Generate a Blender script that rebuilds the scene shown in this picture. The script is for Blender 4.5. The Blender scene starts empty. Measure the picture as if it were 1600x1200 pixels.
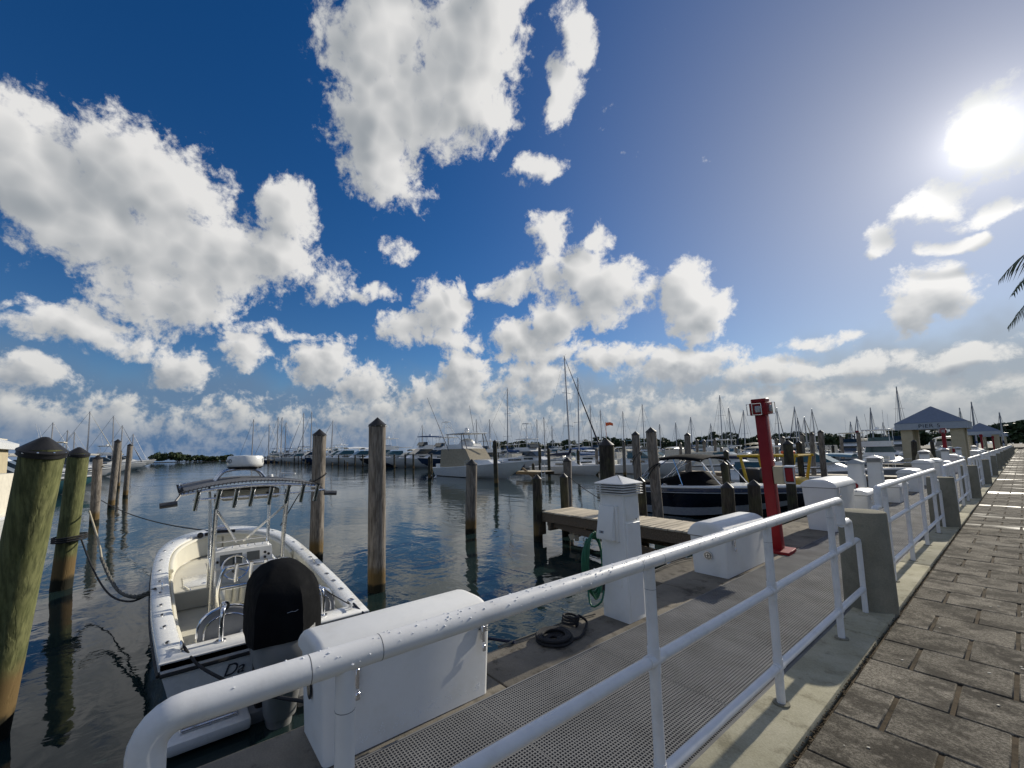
import bpy, bmesh, math, random
from mathutils import Vector, Matrix, Quaternion

random.seed(11)
SC = bpy.context.scene
COL = SC.collection
PI = math.pi

# ------------------------------------------------------------------ camera
cam_data = bpy.data.cameras.new('camera')
cam = bpy.data.objects.new('camera', cam_data)
COL.objects.link(cam)
cam_data.sensor_fit = 'HORIZONTAL'
cam_data.sensor_width = 36.0
cam_data.lens = 36.0 * 641.0 / 1600.0
cam_data.shift_x = 46.0 / 1600.0
cam_data.shift_y = 45.0 / 1600.0
cam_data.clip_start = 0.05
cam_data.clip_end = 12000.0
# image axes (right, down, forward) written in the world's axes
R_ = Vector((0.60447868, 0.79636696, -0.02012935))
D_ = Vector((-0.08771004, 0.04141861, -0.99528461))
F_ = Vector((-0.79177804, 0.60339388, 0.09488604))
cam.matrix_world = Matrix(((R_.x, -D_.x, -F_.x, 0.0), (R_.y, -D_.y, -F_.y, 0.0), (R_.z, -D_.z, -F_.z, 1.6), (0, 0, 0, 1)))
SC.camera = cam

# ------------------------------------------------------------------ sun and sky
SUN_EL = math.radians(25.5)
SUN_AZ = math.radians(0.3)           # measured from +Y towards +X
SUN_DIR = Vector((math.sin(SUN_AZ) * math.cos(SUN_EL), math.cos(SUN_AZ) * math.cos(SUN_EL), math.sin(SUN_EL)))
sl = bpy.data.lights.new('sun', 'SUN')
sl.energy = 4.2
sl.angle = math.radians(0.55)
sl.color = (1.0, 0.93, 0.80)
sun = bpy.data.objects.new('sun', sl)
COL.objects.link(sun)
sun.rotation_euler = (-SUN_DIR).to_track_quat('-Z', 'Y').to_euler()
sun.location = (0, 0, 30)

vs = SC.view_settings
vs.view_transform = 'Standard'
vs.look = 'None'
vs.gamma = 1.0
vs.exposure = 0.06
vs.use_curve_mapping = False
SC.render.film_transparent = False
cy = SC.cycles
cy.max_bounces = 6
cy.diffuse_bounces = 3
cy.glossy_bounces = 4
cy.transmission_bounces = 4
cy.transparent_max_bounces = 6
cy.caustics_reflective = False
cy.caustics_refractive = False
cy.use_adaptive_sampling = True
cy.adaptive_threshold = 0.015
cy.use_denoising = True
cy.denoiser = 'OPENIMAGEDENOISE'


class NG:
    """short-hand for writing node trees"""
    def __init__(self, tree):
        self.t = tree

    def new(self, typ, **kw):
        n = self.t.nodes.new(typ)
        for k, v in kw.items():
            setattr(n, k, v)
        return n

    def put(self, sock, v):
        if v is None:
            return
        if isinstance(v, bpy.types.NodeSocket):
            self.t.links.new(v, sock)
        elif isinstance(v, (tuple, list)) and len(v) == 3 and sock.type == 'RGBA':
            sock.default_value = (v[0], v[1], v[2], 1.0)
        else:
            sock.default_value = v

    def m(self, op, a, b=None, c=None, clamp=False):
        n = self.new('ShaderNodeMath', operation=op)
        n.use_clamp = clamp
        self.put(n.inputs[0], a)
        if b is not None:
            self.put(n.inputs[1], b)
        if c is not None:
            self.put(n.inputs[2], c)
        return n.outputs[0]

    def v(self, op, a, b=None, s=None):
        n = self.new('ShaderNodeVectorMath', operation=op)
        self.put(n.inputs[0], a)
        if b is not None:
            self.put(n.inputs[1], b)
        if s is not None:
            self.put(n.inputs['Scale'], s)
        return n.outputs['Value'] if op in ('DOT_PRODUCT', 'LENGTH', 'DISTANCE') else n.outputs[0]

    def xyz(self, x=0.0, y=0.0, z=0.0):
        n = self.new('ShaderNodeCombineXYZ')
        self.put(n.inputs[0], x); self.put(n.inputs[1], y); self.put(n.inputs[2], z)
        return n.outputs[0]

    def sep(self, a):
        n = self.new('ShaderNodeSeparateXYZ')
        self.put(n.inputs[0], a)
        return n.outputs

    def noise(self, vec=None, scale=5.0, detail=4.0, rough=0.5, dist=0.0, lac=2.0, color=False):
        n = self.new('ShaderNodeTexNoise')
        self.put(n.inputs['Vector'], vec)
        n.inputs['Scale'].default_value = scale
        n.inputs['Detail'].default_value = detail
        n.inputs['Roughness'].default_value = rough
        n.inputs['Distortion'].default_value = dist
        n.inputs['Lacunarity'].default_value = lac
        return n.outputs['Color'] if color else n.outputs[0]

    def vor(self, vec=None, scale=5.0, feature='F1', rand=1.0, out='Distance'):
        n = self.new('ShaderNodeTexVoronoi', feature=feature)
        self.put(n.inputs['Vector'], vec)
        n.inputs['Scale'].default_value = scale
        n.inputs['Randomness'].default_value = rand
        return n.outputs[out]

    def ss(self, x, lo, hi, a=0.0, b=1.0):
        n = self.new('ShaderNodeMapRange', interpolation_type='SMOOTHSTEP')
        self.put(n.inputs[0], x)
        self.put(n.inputs[1], lo); self.put(n.inputs[2], hi)
        self.put(n.inputs[3], a); self.put(n.inputs[4], b)
        return n.outputs[0]

    def lin(self, x, lo, hi, a=0.0, b=1.0):
        n = self.new('ShaderNodeMapRange')
        self.put(n.inputs[0], x)
        self.put(n.inputs[1], lo); self.put(n.inputs[2], hi)
        self.put(n.inputs[3], a); self.put(n.inputs[4], b)
        return n.outputs[0]

    def mix(self, f, a, b, blend='MIX'):
        n = self.new('ShaderNodeMix', data_type='RGBA', blend_type=blend)
        self.put(n.inputs[0], f)
        self.put(n.inputs[6], a); self.put(n.inputs[7], b)
        return n.outputs[2]

    def ramp(self, x, stops):
        n = self.new('ShaderNodeValToRGB')
        self.put(n.inputs[0], x)
        el = n.color_ramp.elements
        while len(el) < len(stops):
            el.new(0.5)
        for e, (p, c) in zip(el, stops):
            e.position = p
            e.color = (c[0], c[1], c[2], 1.0)
        return n.outputs[0]


# clouds: azimuth, elevation, half-width, half-height (radians), weight
CLOUDS = [(-1.803, 0.497, 0.075, 0.064, 1), (-1.77, 0.438, 0.094, 0.074, 1), (-1.667, 0.517, 0.09, 0.087, 1), (-1.587, 0.483, 0.102, 0.095, 1), (-1.641, 0.39, 0.139, 0.097, 1), (-1.519, 0.411, 0.134, 0.094, 1), (-1.375, 0.512, 0.066, 0.053, 0.9), (-1.399, 0.429, 0.083, 0.062, 1), (-1.589, 0.312, 0.119, 0.082, 1), (-1.71, 0.225, 0.075, 0.035, 0.75), (-1.613, 0.206, 0.057, 0.024, 0.6), (-1.175, 0.821, 0.152, 0.102, 1), (-0.975, 0.835, 0.162, 0.098, 1), (-1.158, 0.711, 0.143, 0.112, 1), (-0.994, 0.742, 0.159, 0.084, 1), (-1.158, 0.614, 0.117, 0.069, 1), (-0.886, 0.712, 0.07, 0.035, 0.9), (-0.861, 0.882, 0.086, 0.054, 1), (-1.092, 0.943, 0.238, 0.074, 1), (-0.666, 0.816, 0.045, 0.051, 0.9), (-0.693, 0.747, 0.048, 0.057, 0.9), (-0.765, 0.626, 0.068, 0.025, 0.8), (-0.748, 0.485, 0.047, 0.047, 1), (-0.616, 0.479, 0.033, 0.036, 1), (-0.681, 0.411, 0.092, 0.061, 1), (-0.593, 0.366, 0.094, 0.062, 1), (-0.625, 0.314, 0.062, 0.04, 0.9), (-0.443, 0.342, 0.053, 0.062, 1), (-0.422, 0.283, 0.057, 0.059, 1), (-0.839, 0.395, 0.067, 0.034, 0.8), (-1.017, 0.333, 0.079, 0.067, 1), (-0.983, 0.276, 0.079, 0.027, 0.85), (-1.119, 0.298, 0.058, 0.047, 0.9), (-0.731, 0.309, 0.069, 0.058, 1), (-0.819, 0.277, 0.066, 0.045, 0.95), (-0.765, 0.236, 0.116, 0.033, 0.8), (-1.111, 0.467, 0.038, 0.021, 0.7), (-0.965, 0.391, 0.024, 0.026, 0.7), (-1.18, 0.376, 0.054, 0.021, 0.55), (-1.297, 0.386, 0.063, 0.032, 0.5), (0.005, 0.444, 0.048, 0.062, 1), (-0.062, 0.387, 0.034, 0.028, 0.8), (-0.011, 0.347, 0.034, 0.013, 0.7), (-0.116, 0.349, 0.027, 0.03, 0.9), (-0.072, 0.241, 0.055, 0.045, 0.95), (-0.1, 0.217, 0.031, 0.04, 0.95), (-0.041, 0.313, 0.022, 0.012, 0.75), (-0.22, 0.198, 0.056, 0.012, 0.65), (-1.766, 0.141, 0.042, 0.036, 1), (-1.552, 0.171, 0.052, 0.038, 0.9), (-1.454, 0.217, 0.045, 0.037, 0.9), (-1.3, 0.204, 0.075, 0.05, 1), (-1.201, 0.164, 0.066, 0.048, 1), (-0.964, 0.189, 0.066, 0.077, 1.0), (-1.004, 0.127, 0.125, 0.062, 1), (-0.601, 0.21, 0.1, 0.032, 0.85), (-0.467, 0.182, 0.115, 0.039, 0.95), (-0.304, 0.149, 0.105, 0.028, 0.95), (-0.162, 0.147, 0.075, 0.02, 0.95), (-0.051, 0.127, 0.073, 0.02, 0.95), (-1.394, 0.266, 0.139, 0.016, 0.4), (-0.783, 0.176, 0.093, 0.061, 0.8)]

def cloud_field(blobs):
    """a node group: cloud density towards a direction, without and with the small wisps at the edges"""
    g = bpy.data.node_groups.new('cloud_field', 'ShaderNodeTree')
    g.interface.new_socket('Direction', in_out='INPUT', socket_type='NodeSocketVector')
    g.interface.new_socket('Smooth', in_out='OUTPUT', socket_type='NodeSocketFloat')
    g.interface.new_socket('Fine', in_out='OUTPUT', socket_type='NodeSocketFloat')
    n = NG(g)
    d = n.new('NodeGroupInput').outputs[0]
    go = n.new('NodeGroupOutput')
    # clouds far off near the horizon look smaller
    near = n.ss(n.sep(d)[2], 0.16, 0.40)
    wv = n.v('SUBTRACT', n.noise(d, 10.0, 1.0, 0.5, color=True), (0.5, 0.5, 0.5))
    s = n.sep(n.v('ADD', d, n.v('SCALE', wv, s=n.m('MULTIPLY_ADD', near, 0.04, 0.05))))
    az = n.m('ARCTAN2', s[0], s[1])
    el = n.m('ARCSINE', n.m('MINIMUM', s[2], 1.0))
    p = n.xyz(az, el, 0.0)
    acc = None
    for (a, e, ra, re, w) in blobs:
        kx, ky = 1.0 / (ra * 1.08), 1.0 / (re * 1.08)
        q = n.new('ShaderNodeVectorMath', operation='MULTIPLY_ADD')
        n.put(q.inputs[0], p)
        q.inputs[1].default_value = (kx, ky, 0.0)
        q.inputs[2].default_value = (-a * kx, -e * ky, 0.0)
        b = n.m('MULTIPLY_ADD', n.v('DOT_PRODUCT', q.outputs[0], q.outputs[0]), -w, w)
        acc = b if acc is None else n.m('SMOOTH_MAX', acc, b, 0.22)
    acc = n.m('MAXIMUM', acc, -1.2) if acc is not None else -1.2
    big = n.noise(d, 3.3, 2.0, 0.5)
    # low bank along the horizon; the same broken cumulus all round beyond the listed clouds
    bank = n.m('SUBTRACT', n.ss(el, 0.06, 0.235, 0.40, -0.90), n.m('MULTIPLY', n.m('SUBTRACT', 0.5, big), 1.9))
    away = n.m('MAXIMUM', n.ss(az, 0.12, 0.35), n.m('MAXIMUM', n.ss(az, -1.9, -2.15), n.ss(el, 0.98, 1.1)))
    broken = n.m('SUBTRACT', n.lin(big, 0.40, 0.64, -0.9, 0.9), n.m('MULTIPLY', n.m('SUBTRACT', 1.0, away), 2.4))
    acc = n.m('MAXIMUM', n.m('MAXIMUM', acc, bank), broken)
    f1 = n.m('ADD', n.m('MULTIPLY', n.noise(d, 8.0, 3.0, 0.52), near), n.m('MULTIPLY', n.noise(d, 21.0, 3.0, 0.55), n.m('SUBTRACT', 1.0, near)))
    v1 = n.vor(n.v('ADD', d, n.v('SCALE', wv, s=0.03)), 30.0)
    out = n.m('MULTIPLY_ADD', n.m('SUBTRACT', f1, 0.5), 1.75, acc)
    out = n.m('MULTIPLY_ADD', n.m('SUBTRACT', 0.45, v1), 0.5, out)
    f2 = n.noise(n.v('ADD', d, n.v('SCALE', wv, s=0.03)), 50.0, 5.0, 0.66)
    fz = n.m('MULTIPLY_ADD', n.m('SUBTRACT', f2, 0.5), n.ss(out, 0.1, 1.3, 2.35, 0.6), out)
    g.links.new(out, go.inputs[0])
    g.links.new(fz, go.inputs[1])
    return g

def sky_colour(n, d, clear, cosang, blobs):
    s = n.sep(d)
    cpos = n.m('MAXIMUM', cosang, 0.0)
    grp = cloud_field(blobs)
    g1 = n.new('ShaderNodeGroup'); g1.node_tree = grp
    n.put(g1.inputs[0], d)
    D1, DF = g1.outputs
    tow = n.v('SUBTRACT', tuple(SUN_DIR), n.v('SCALE', d, s=cosang))
    tow = n.v('NORMALIZE', n.v('ADD', n.v('NORMALIZE', tow), (0.0, 0.0, 0.35)))
    g2 = n.new('ShaderNodeGroup'); g2.node_tree = grp
    n.put(g2.inputs[0], n.v('ADD', d, n.v('SCALE', tow, s=n.ss(s[2], 0.08, 0.48, 0.026, 0.052))))
    D2 = g2.outputs[0]
    alpha = n.ss(DF, -0.22, 0.62)
    rim = n.ss(n.m('SUBTRACT', D1, D2), -0.55, 1.0)
    thick = n.ss(n.m('MULTIPLY_ADD', D1, 0.75, n.m('MULTIPLY', DF, 0.25)), 0.2, 2.0)
    deep = n.ss(D2, -0.35, 1.75)                 # how much cloud lies between here and the sun
    lit = n.m('ADD', n.m('MULTIPLY', n.m('SUBTRACT', 1.0, deep), 0.62), n.m('ADD', n.m('MULTIPLY', rim, 0.38), n.m('MULTIPLY', n.m('SUBTRACT', 1.0, thick), 0.14)))
    lit = n.m('MULTIPLY', lit, 1.0, clamp=True)
    low = n.ss(s[2], 0.24, 0.03)
    shade = n.mix(low, (2.75, 3.15, 3.6), (0.85, 1.5, 2.6))
    light = n.mix(low, (8.4, 8.45, 8.5), (6.2, 6.4, 6.4))
    cc = n.mix(lit, shade, light)
    # light scattered forward through cloud and haze round the sun
    fwd = n.m('ADD', n.m('MULTIPLY', n.m('POWER', cpos, 8.0), 0.16), n.m('MULTIPLY', n.m('POWER', cpos, 150.0), 0.25))
    cc = n.mix(1.0, cc, n.v('SCALE', (1.0, 0.985, 0.965), s=n.m('ADD', 0.88, fwd)), 'MULTIPLY')
    halo = n.m('ADD', n.m('MULTIPLY', n.m('POWER', cpos, 7.0), 0.75), n.m('ADD', n.m('MULTIPLY', n.m('POWER', cpos, 50.0), 0.8), n.m('MULTIPLY', n.m('POWER', cpos, 500.0), 2.0)))
    clear = n.v('ADD', clear, n.v('SCALE', (1.05, 0.98, 0.90), s=halo))
    # haze low over the water
    sheet = n.m('MULTIPLY', n.ss(n.m('MULTIPLY_ADD', n.m('SUBTRACT', n.noise(d, 6.0, 4.0, 0.55), 0.5), 0.22, s[2]), 0.225, 0.115), 0.88)
    clear = n.mix(sheet, clear, n.mix(n.m('POWER', cpos, 2.0), (1.15, 1.95, 3.2), (3.5, 3.85, 4.25)))
    hz = n.m('MULTIPLY', n.ss(s[2], 0.12, 0.0), 0.75)
    hazec = n.mix(n.m('POWER', cpos, 2.0), (0.70, 1.50, 2.95), (3.9, 4.1, 4.2))
    clear = n.mix(hz, clear, hazec)
    col = n.mix(alpha, clear, cc)
    col = n.mix(n.m('MULTIPLY', n.ss(s[2], 0.11, 0.0), 0.68), col, hazec)
    glow = n.m('ADD', n.m('MULTIPLY', n.m('POWER', cpos, 170.0), 1.3), n.m('MULTIPLY', n.m('POWER', cpos, 1800.0), 6.0))
    return n.v('ADD', col, n.v('SCALE', (1.0, 0.96, 0.88), s=glow))

def build_world():
    w = bpy.data.worlds.new('World')
    SC.world = w
    w.use_nodes = True
    w.cycles.sampling_method = 'MANUAL'
    w.cycles.sample_map_resolution = 512
    t = w.node_tree
    t.nodes.clear()
    n = NG(t)
    out = n.new('ShaderNodeOutputWorld')
    sky = n.new('ShaderNodeTexSky', sky_type='NISHITA')
    sky.sun_disc = False
    sky.sun_elevation = SUN_EL
    sky.sun_rotation = SUN_AZ
    sky.air_density = 1.0
    sky.dust_density = 0.1
    sky.ozone_density = 3.0
    hs = n.new('ShaderNodeHueSaturation')          # the clear air of the day: a deep, saturated blue
    hs.inputs['Saturation'].default_value = 1.36
    hs.inputs['Value'].default_value = 0.75
    hs.inputs['Hue'].default_value = 0.510
    d = n.v('NORMALIZE', n.new('ShaderNodeTexCoord').outputs['Generated'])
    cosang = n.v('DOT_PRODUCT', d, tuple(SUN_DIR))
    n.put(hs.inputs['Color'], sky.outputs[0])
    n.put(hs.inputs['Value'], n.m('MULTIPLY_ADD', n.m('POWER', n.m('MAXIMUM', cosang, 0.0), 7.0), -0.14, 0.78))
    n.put(hs.inputs['Saturation'], n.m('MULTIPLY_ADD', n.m('POWER', n.m('MAXIMUM', cosang, 0.0), 9.0), -0.50, 1.34))
    s = n.sep(d)
    az = n.m('ARCTAN2', s[0], s[1])

    def bg(col):
        b = n.new('ShaderNodeBackground')
        n.put(b.inputs[0], col)
        b.inputs[1].default_value = 0.1
        return b.outputs[0]
    # the sky is one field; it is only evaluated in sectors so that each looks up its own clouds
    cuts = [-1.36, -1.09, -0.90, -0.72, -0.46, 0.17]
    lo = -2.2
    sectors = []
    for hi in cuts:
        m = 0.10
        sectors.append([c for c in CLOUDS if c[0] + c[2] * 1.75 + m > lo and c[0] - c[2] * 1.75 - m < hi])
        lo = hi
    away = bg(sky_colour(n, d, hs.outputs[0], cosang, []))
    res = bg(sky_colour(n, d, hs.outputs[0], cosang, sectors[-1]))
    for hi, bl in reversed(list(zip(cuts[:-1], sectors[:-1]))):
        mx = n.new('ShaderNodeMixShader')
        n.put(mx.inputs[0], n.m('LESS_THAN', az, hi))
        t.links.new(res, mx.inputs[1])
        t.links.new(bg(sky_colour(n, d, hs.outputs[0], cosang, bl)), mx.inputs[2])
        res = mx.outputs[0]
    inside = n.m('MULTIPLY', n.m('LESS_THAN', az, cuts[-1]), n.m('GREATER_THAN', az, -2.2))
    mx = n.new('ShaderNodeMixShader')
    n.put(mx.inputs[0], inside)
    t.links.new(away, mx.inputs[1])
    t.links.new(res, mx.inputs[2])
    below = n.new('ShaderNodeMixShader')
    n.put(below.inputs[0], n.m('LESS_THAN', s[2], -0.01))
    t.links.new(mx.outputs[0], below.inputs[1])
    t.links.new(bg((0.6, 0.9, 1.3)), below.inputs[2])
    t.links.new(below.outputs[0], out.inputs[0])
build_world()

# ------------------------------------------------------------------ materials
MATS = {}

def pmat(name, col, rough=0.5, metal=0.0, var=0.12, vs_=6.0, bump=0.0, bs_=40.0, coat=0.0, spec=0.5, dirt=None, dirt_amt=0.0, dirt_scale=3.0, rvar=0.1, trans=0.0, ior=1.45, sheen=0.0, obj_rand=0.0, world=False):
    """plain painted / moulded surface with uneven colour, roughness and a little relief"""
    m = bpy.data.materials.new(name)
    m.use_nodes = True
    t = m.node_tree
    b = t.nodes['Principled BSDF']
    n = NG(t)
    tc = n.new('ShaderNodeTexCoord').outputs['Object']
    if world:
        tc = n.new('ShaderNodeNewGeometry').outputs['Position']
    n1 = n.noise(tc, vs_, 5.0, 0.6)
    k = n.lin(n1, 0.3, 0.7, 1.0 - var, 1.0 + var)
    if obj_rand:
        oi = n.new('ShaderNodeObjectInfo').outputs['Random']
        k = n.m('MULTIPLY', k, n.lin(oi, 0.0, 1.0, 1.0 - obj_rand, 1.0 + obj_rand))
    c = n.v('SCALE', tuple(col), s=k)
    if dirt:
        dm = n.m('MULTIPLY', n.ss(n.noise(tc, dirt_scale, 6.0, 0.65), 0.48, 0.72), dirt_amt)
        c = n.mix(dm, c, dirt)
    n.put(b.inputs['Base Color'], c)
    n.put(b.inputs['Roughness'], n.lin(n.noise(tc, vs_ * 2.3, 3.0), 0.3, 0.7, max(0.02, rough - rvar * rough), min(1.0, rough + rvar)))
    b.inputs['Metallic'].default_value = metal
    b.inputs['Specular IOR Level'].default_value = spec
    b.inputs['Coat Weight'].default_value = coat
    b.inputs['Coat Roughness'].default_value = 0.08
    if trans:
        b.inputs['Transmission Weight'].default_value = trans
        b.inputs['IOR'].default_value = ior
    if sheen:
        b.inputs['Sheen Weight'].default_value = sheen
    if bump:
        bp = n.new('ShaderNodeBump')
        bp.inputs['Strength'].default_value = 1.0
        bp.inputs['Distance'].default_value = bump
        n.put(bp.inputs['Height'], n.noise(tc, bs_, 4.0, 0.6))
        n.put(b.inputs['Normal'], bp.outputs[0])
    MATS[name] = m
    return m

def custom(name, fn):
    m = bpy.data.materials.new(name)
    m.use_nodes = True
    n = NG(m.node_tree)
    fn(n, m.node_tree.nodes['Principled BSDF'])
    MATS[name] = m
    return m

def bump(n, b, h, dist, strength=1.0):
    bp = n.new('ShaderNodeBump')
    bp.inputs['Strength'].default_value = strength
    bp.inputs['Distance'].default_value = dist
    n.put(bp.inputs['Height'], h)
    n.put(b.inputs['Normal'], bp.outputs[0])

WATER_Z = -0.8

def m_paver(n, b):
    pos = n.new('ShaderNodeNewGeometry').outputs['Position']
    oi = n.new('ShaderNodeObjectInfo').outputs['Random']
    fl = n.v('MULTIPLY', pos, (1, 1, 0.2))
    grain = n.noise(fl, 60.0, 5.0, 0.75)
    speck = n.noise(fl, 190.0, 3.0, 0.7)
    stain = n.noise(fl, 3.2, 6.0, 0.7)
    st2 = n.noise(fl, 13.0, 5.0, 0.7)
    base = n.mix(n.ss(grain, 0.38, 0.62), (0.125, 0.112, 0.090), (0.37, 0.337, 0.275))
    base = n.mix(n.ss(speck, 0.42, 0.60, 0.55, 0.0), base, (0.075, 0.066, 0.052))
    base = n.mix(n.m('MULTIPLY', n.ss(stain, 0.42, 0.60), 0.80), base, (0.055, 0.049, 0.040))
    base = n.mix(n.m('MULTIPLY', n.ss(st2, 0.54, 0.68), 0.6), base, (0.34, 0.305, 0.25))
    base = n.v('SCALE', base, s=n.lin(oi, 0, 1, 0.78, 1.22))
    n.put(b.inputs['Base Color'], base)
    wet = n.ss(n.noise(n.v('MULTIPLY', pos, (0.30, 0.75, 0.0)), 1.0, 4.0, 0.6), 0.52, 0.68)
    wet = n.m('MULTIPLY', wet, n.ss(n.sep(pos)[1], 9.0, 14.0))       # rain still lies on the far stretch
    n.put(b.inputs['Roughness'], n.lin(wet, 0, 1, 0.95, 0.42))
    n.put(b.inputs['Specular IOR Level'], n.lin(wet, 0, 1, 0.06, 0.24))
    h = n.m('ADD', n.m('MULTIPLY', grain, 0.6), n.m('MULTIPLY', speck, 0.4))
    bp = n.new('ShaderNodeBump')
    n.put(bp.inputs['Strength'], n.lin(wet, 0, 1, 0.9, 0.05))
    bp.inputs['Distance'].default_value = 0.006
    n.put(bp.inputs['Height'], h)
    n.put(b.inputs['Normal'], bp.outputs[0])

def m_concrete(c1, c2, cst, amt, sc=2.2):
    def f(n, b):
        pos = n.new('ShaderNodeNewGeometry').outputs['Position']
        a = n.noise(pos, sc, 6.0, 0.65)
        g = n.noise(pos, 90.0, 4.0, 0.7)
        c = n.mix(n.ss(a, 0.3, 0.7), c1, c2)
        c = n.mix(n.m('MULTIPLY', n.ss(n.noise(pos, sc * 2.7, 7.0, 0.72), 0.5, 0.68), amt), c, cst)
        c = n.v('SCALE', c, s=n.lin(g, 0.25, 0.75, 0.82, 1.16))
        n.put(b.inputs['Base Color'], c)
        b.inputs['Roughness'].default_value = 0.95
        b.inputs['Specular IOR Level'].default_value = 0.10
        bump(n, b, n.m('ADD', n.m('MULTIPLY', g, 0.5), a), 0.004)
    return f

def m_water(n, b):
    pos = n.new('ShaderNodeNewGeometry').outputs['Position']
    s = n.sep(pos)
    b.inputs['Base Color'].default_value = (0.012, 0.024, 0.024, 1)
    b.inputs['Roughness'].default_value = 0.03
    b.inputs['IOR'].default_value = 1.333
    p = n.v('MULTIPLY', pos, (1.0, 1.0, 0.0))
    w1 = n.noise(n.v('MULTIPLY', p, (0.55, 1.0, 0.0)), 1.1, 3.0, 0.5, dist=0.6)
    w2 = n.noise(n.v('MULTIPLY', p, (1.0, 0.7, 0.0)), 4.2, 3.0, 0.55, dist=0.5)
    calm = n.ss(n.noise(p, 0.16, 2.0, 0.5), 0.36, 0.62, 0.45, 1.15)
    h = n.m('MULTIPLY', n.m('ADD', n.m('MULTIPLY', w1, 0.045), n.m('MULTIPLY', w2, 0.0095)), calm)
    bump(n, b, h, 1.0, 0.52)

def m_pile(wood1, wood2, wet_top, green=0.0):
    def f(n, b):
        tc = n.new('ShaderNodeTexCoord').outputs['Object']
        oi = n.new('ShaderNodeObjectInfo').outputs['Random']
        pos = n.new('ShaderNodeNewGeometry').outputs['Position']
        z = n.sep(pos)[2]
        off = n.v('ADD', tc, n.xyz(n.m('MULTIPLY', oi, 37.0), n.m('MULTIPLY', oi, 11.0), 0.0))
        gr = n.noise(n.v('MULTIPLY', off, (1, 1, 0.05)), 34.0, 5.0, 0.65)
        bl = n.noise(n.v('MULTIPLY', off, (1, 1, 0.4)), 4.5, 5.0, 0.6)
        c = n.mix(n.ss(gr, 0.35, 0.65), wood1, wood2)
        c = n.mix(n.m('MULTIPLY', n.ss(bl, 0.5, 0.66), 0.45), c, tuple(x * 0.45 for x in wood1))
        if green:
            c = n.mix(n.m('MULTIPLY', n.ss(n.noise(off, 3.0, 4.0), 0.4, 0.65), green), c, (0.14, 0.155, 0.055))
        zz = n.m('ADD', z, n.m('MULTIPLY', n.m('SUBTRACT', n.noise(off, 9.0, 3.0), 0.5), 0.16))
        # stained band above the tide line, then weed and slime
        c = n.mix(n.ss(zz, WATER_Z + wet_top + 0.22, WATER_Z + wet_top), c, (0.155, 0.105, 0.045))
        c = n.mix(n.ss(zz, WATER_Z + wet_top * 0.55, WATER_Z + wet_top * 0.35), c, (0.020, 0.019, 0.012))
        n.put(b.inputs['Base Color'], c)
        b.inputs['Roughness'].default_value = 0.85
        b.inputs['Specular IOR Level'].default_value = 0.25
        crack = n.ss(n.noise(n.v('MULTIPLY', off, (1, 1, 0.022)), 22.0, 2.0, 0.5), 0.40, 0.47)
        bump(n, b, n.m('ADD', n.m('MULTIPLY', gr, 0.6), n.m('MULTIPLY', crack, 0.6)), 0.0032 if green > 0.3 else 0.007)
    return f

def m_plank(c1, c2):
    def f(n, b):
        tc = n.new('ShaderNodeTexCoord').outputs['Object']
        oi = n.new('ShaderNodeObjectInfo').outputs['Random']
        off = n.v('ADD', tc, n.xyz(n.m('MULTIPLY', oi, 13.0), n.m('MULTIPLY', oi, 31.0), 0.0))
        gr = n.noise(n.v('MULTIPLY', off, (1.0, 0.06, 1.0)), 40.0, 5.0, 0.65)
        c = n.mix(n.ss(gr, 0.3, 0.7), c1, c2)
        c = n.v('SCALE', c, s=n.lin(oi, 0, 1, 0.75, 1.2))
        n.put(b.inputs['Base Color'], c)
        b.inputs['Roughness'].default_value = 0.8
        bump(n, b, gr, 0.004)
    return f

custom('paver_stone', m_paver)
custom('kerb_concrete', m_concrete((0.36, 0.335, 0.235), (0.47, 0.44, 0.33), (0.15, 0.135, 0.085), 0.55))
custom('dock_concrete', m_concrete((0.15, 0.135, 0.11), (0.24, 0.215, 0.175), (0.045, 0.04, 0.033), 0.85, 1.6))
custom('bollard_concrete', m_concrete((0.21, 0.20, 0.155), (0.27, 0.255, 0.20), (0.14, 0.135, 0.10), 0.35, 3.0))
custom('joint_sand', m_concrete((0.05, 0.038, 0.024), (0.105, 0.08, 0.052), (0.022, 0.018, 0.013), 0.7, 6.0))
custom('water', m_water)
custom('pile_grey', m_pile((0.135, 0.115, 0.094), (0.30, 0.265, 0.225), 0.30))
custom('pile_dark', m_pile((0.032, 0.029, 0.024), (0.078, 0.068, 0.055), 0.35, 0.2))
custom('pile_green', m_pile((0.075, 0.082, 0.034), (0.18, 0.185, 0.08), 0.50, 0.35))
custom('deck_plank', m_plank((0.50, 0.42, 0.30), (0.70, 0.61, 0.46)))
custom('timber_dark', m_plank((0.085, 0.06, 0.038), (0.16, 0.12, 0.08)))
pmat('rail_white', (0.74, 0.74, 0.735), 0.36, var=0.05, vs_=9.0, dirt=(0.34, 0.31, 0.26), dirt_amt=0.25, dirt_scale=7.0, bump=0.0002, bs_=160.0, world=True)
pmat('grating_frp', (0.19, 0.19, 0.19), 0.85, spec=0.15, var=0.2, vs_=2.0, dirt=(0.095, 0.09, 0.084), dirt_amt=0.5, dirt_scale=1.5, world=True)
pmat('gelcoat_white', (0.80, 0.80, 0.775), 0.22, var=0.03, coat=0.3, dirt=(0.5, 0.47, 0.38), dirt_amt=0.22, dirt_scale=2.0)
pmat('box_white', (0.76, 0.76, 0.74), 0.42, var=0.04, dirt=(0.45, 0.42, 0.34), dirt_amt=0.3, dirt_scale=3.0, bump=0.0003, bs_=60)
pmat('cream_vinyl', (0.70, 0.67, 0.56), 0.45, var=0.05, bump=0.001, bs_=90)
pmat('cream_deck', (0.62, 0.60, 0.52), 0.6, var=0.06, bump=0.0015, bs_=140, dirt=(0.4, 0.37, 0.3), dirt_amt=0.35)
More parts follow.
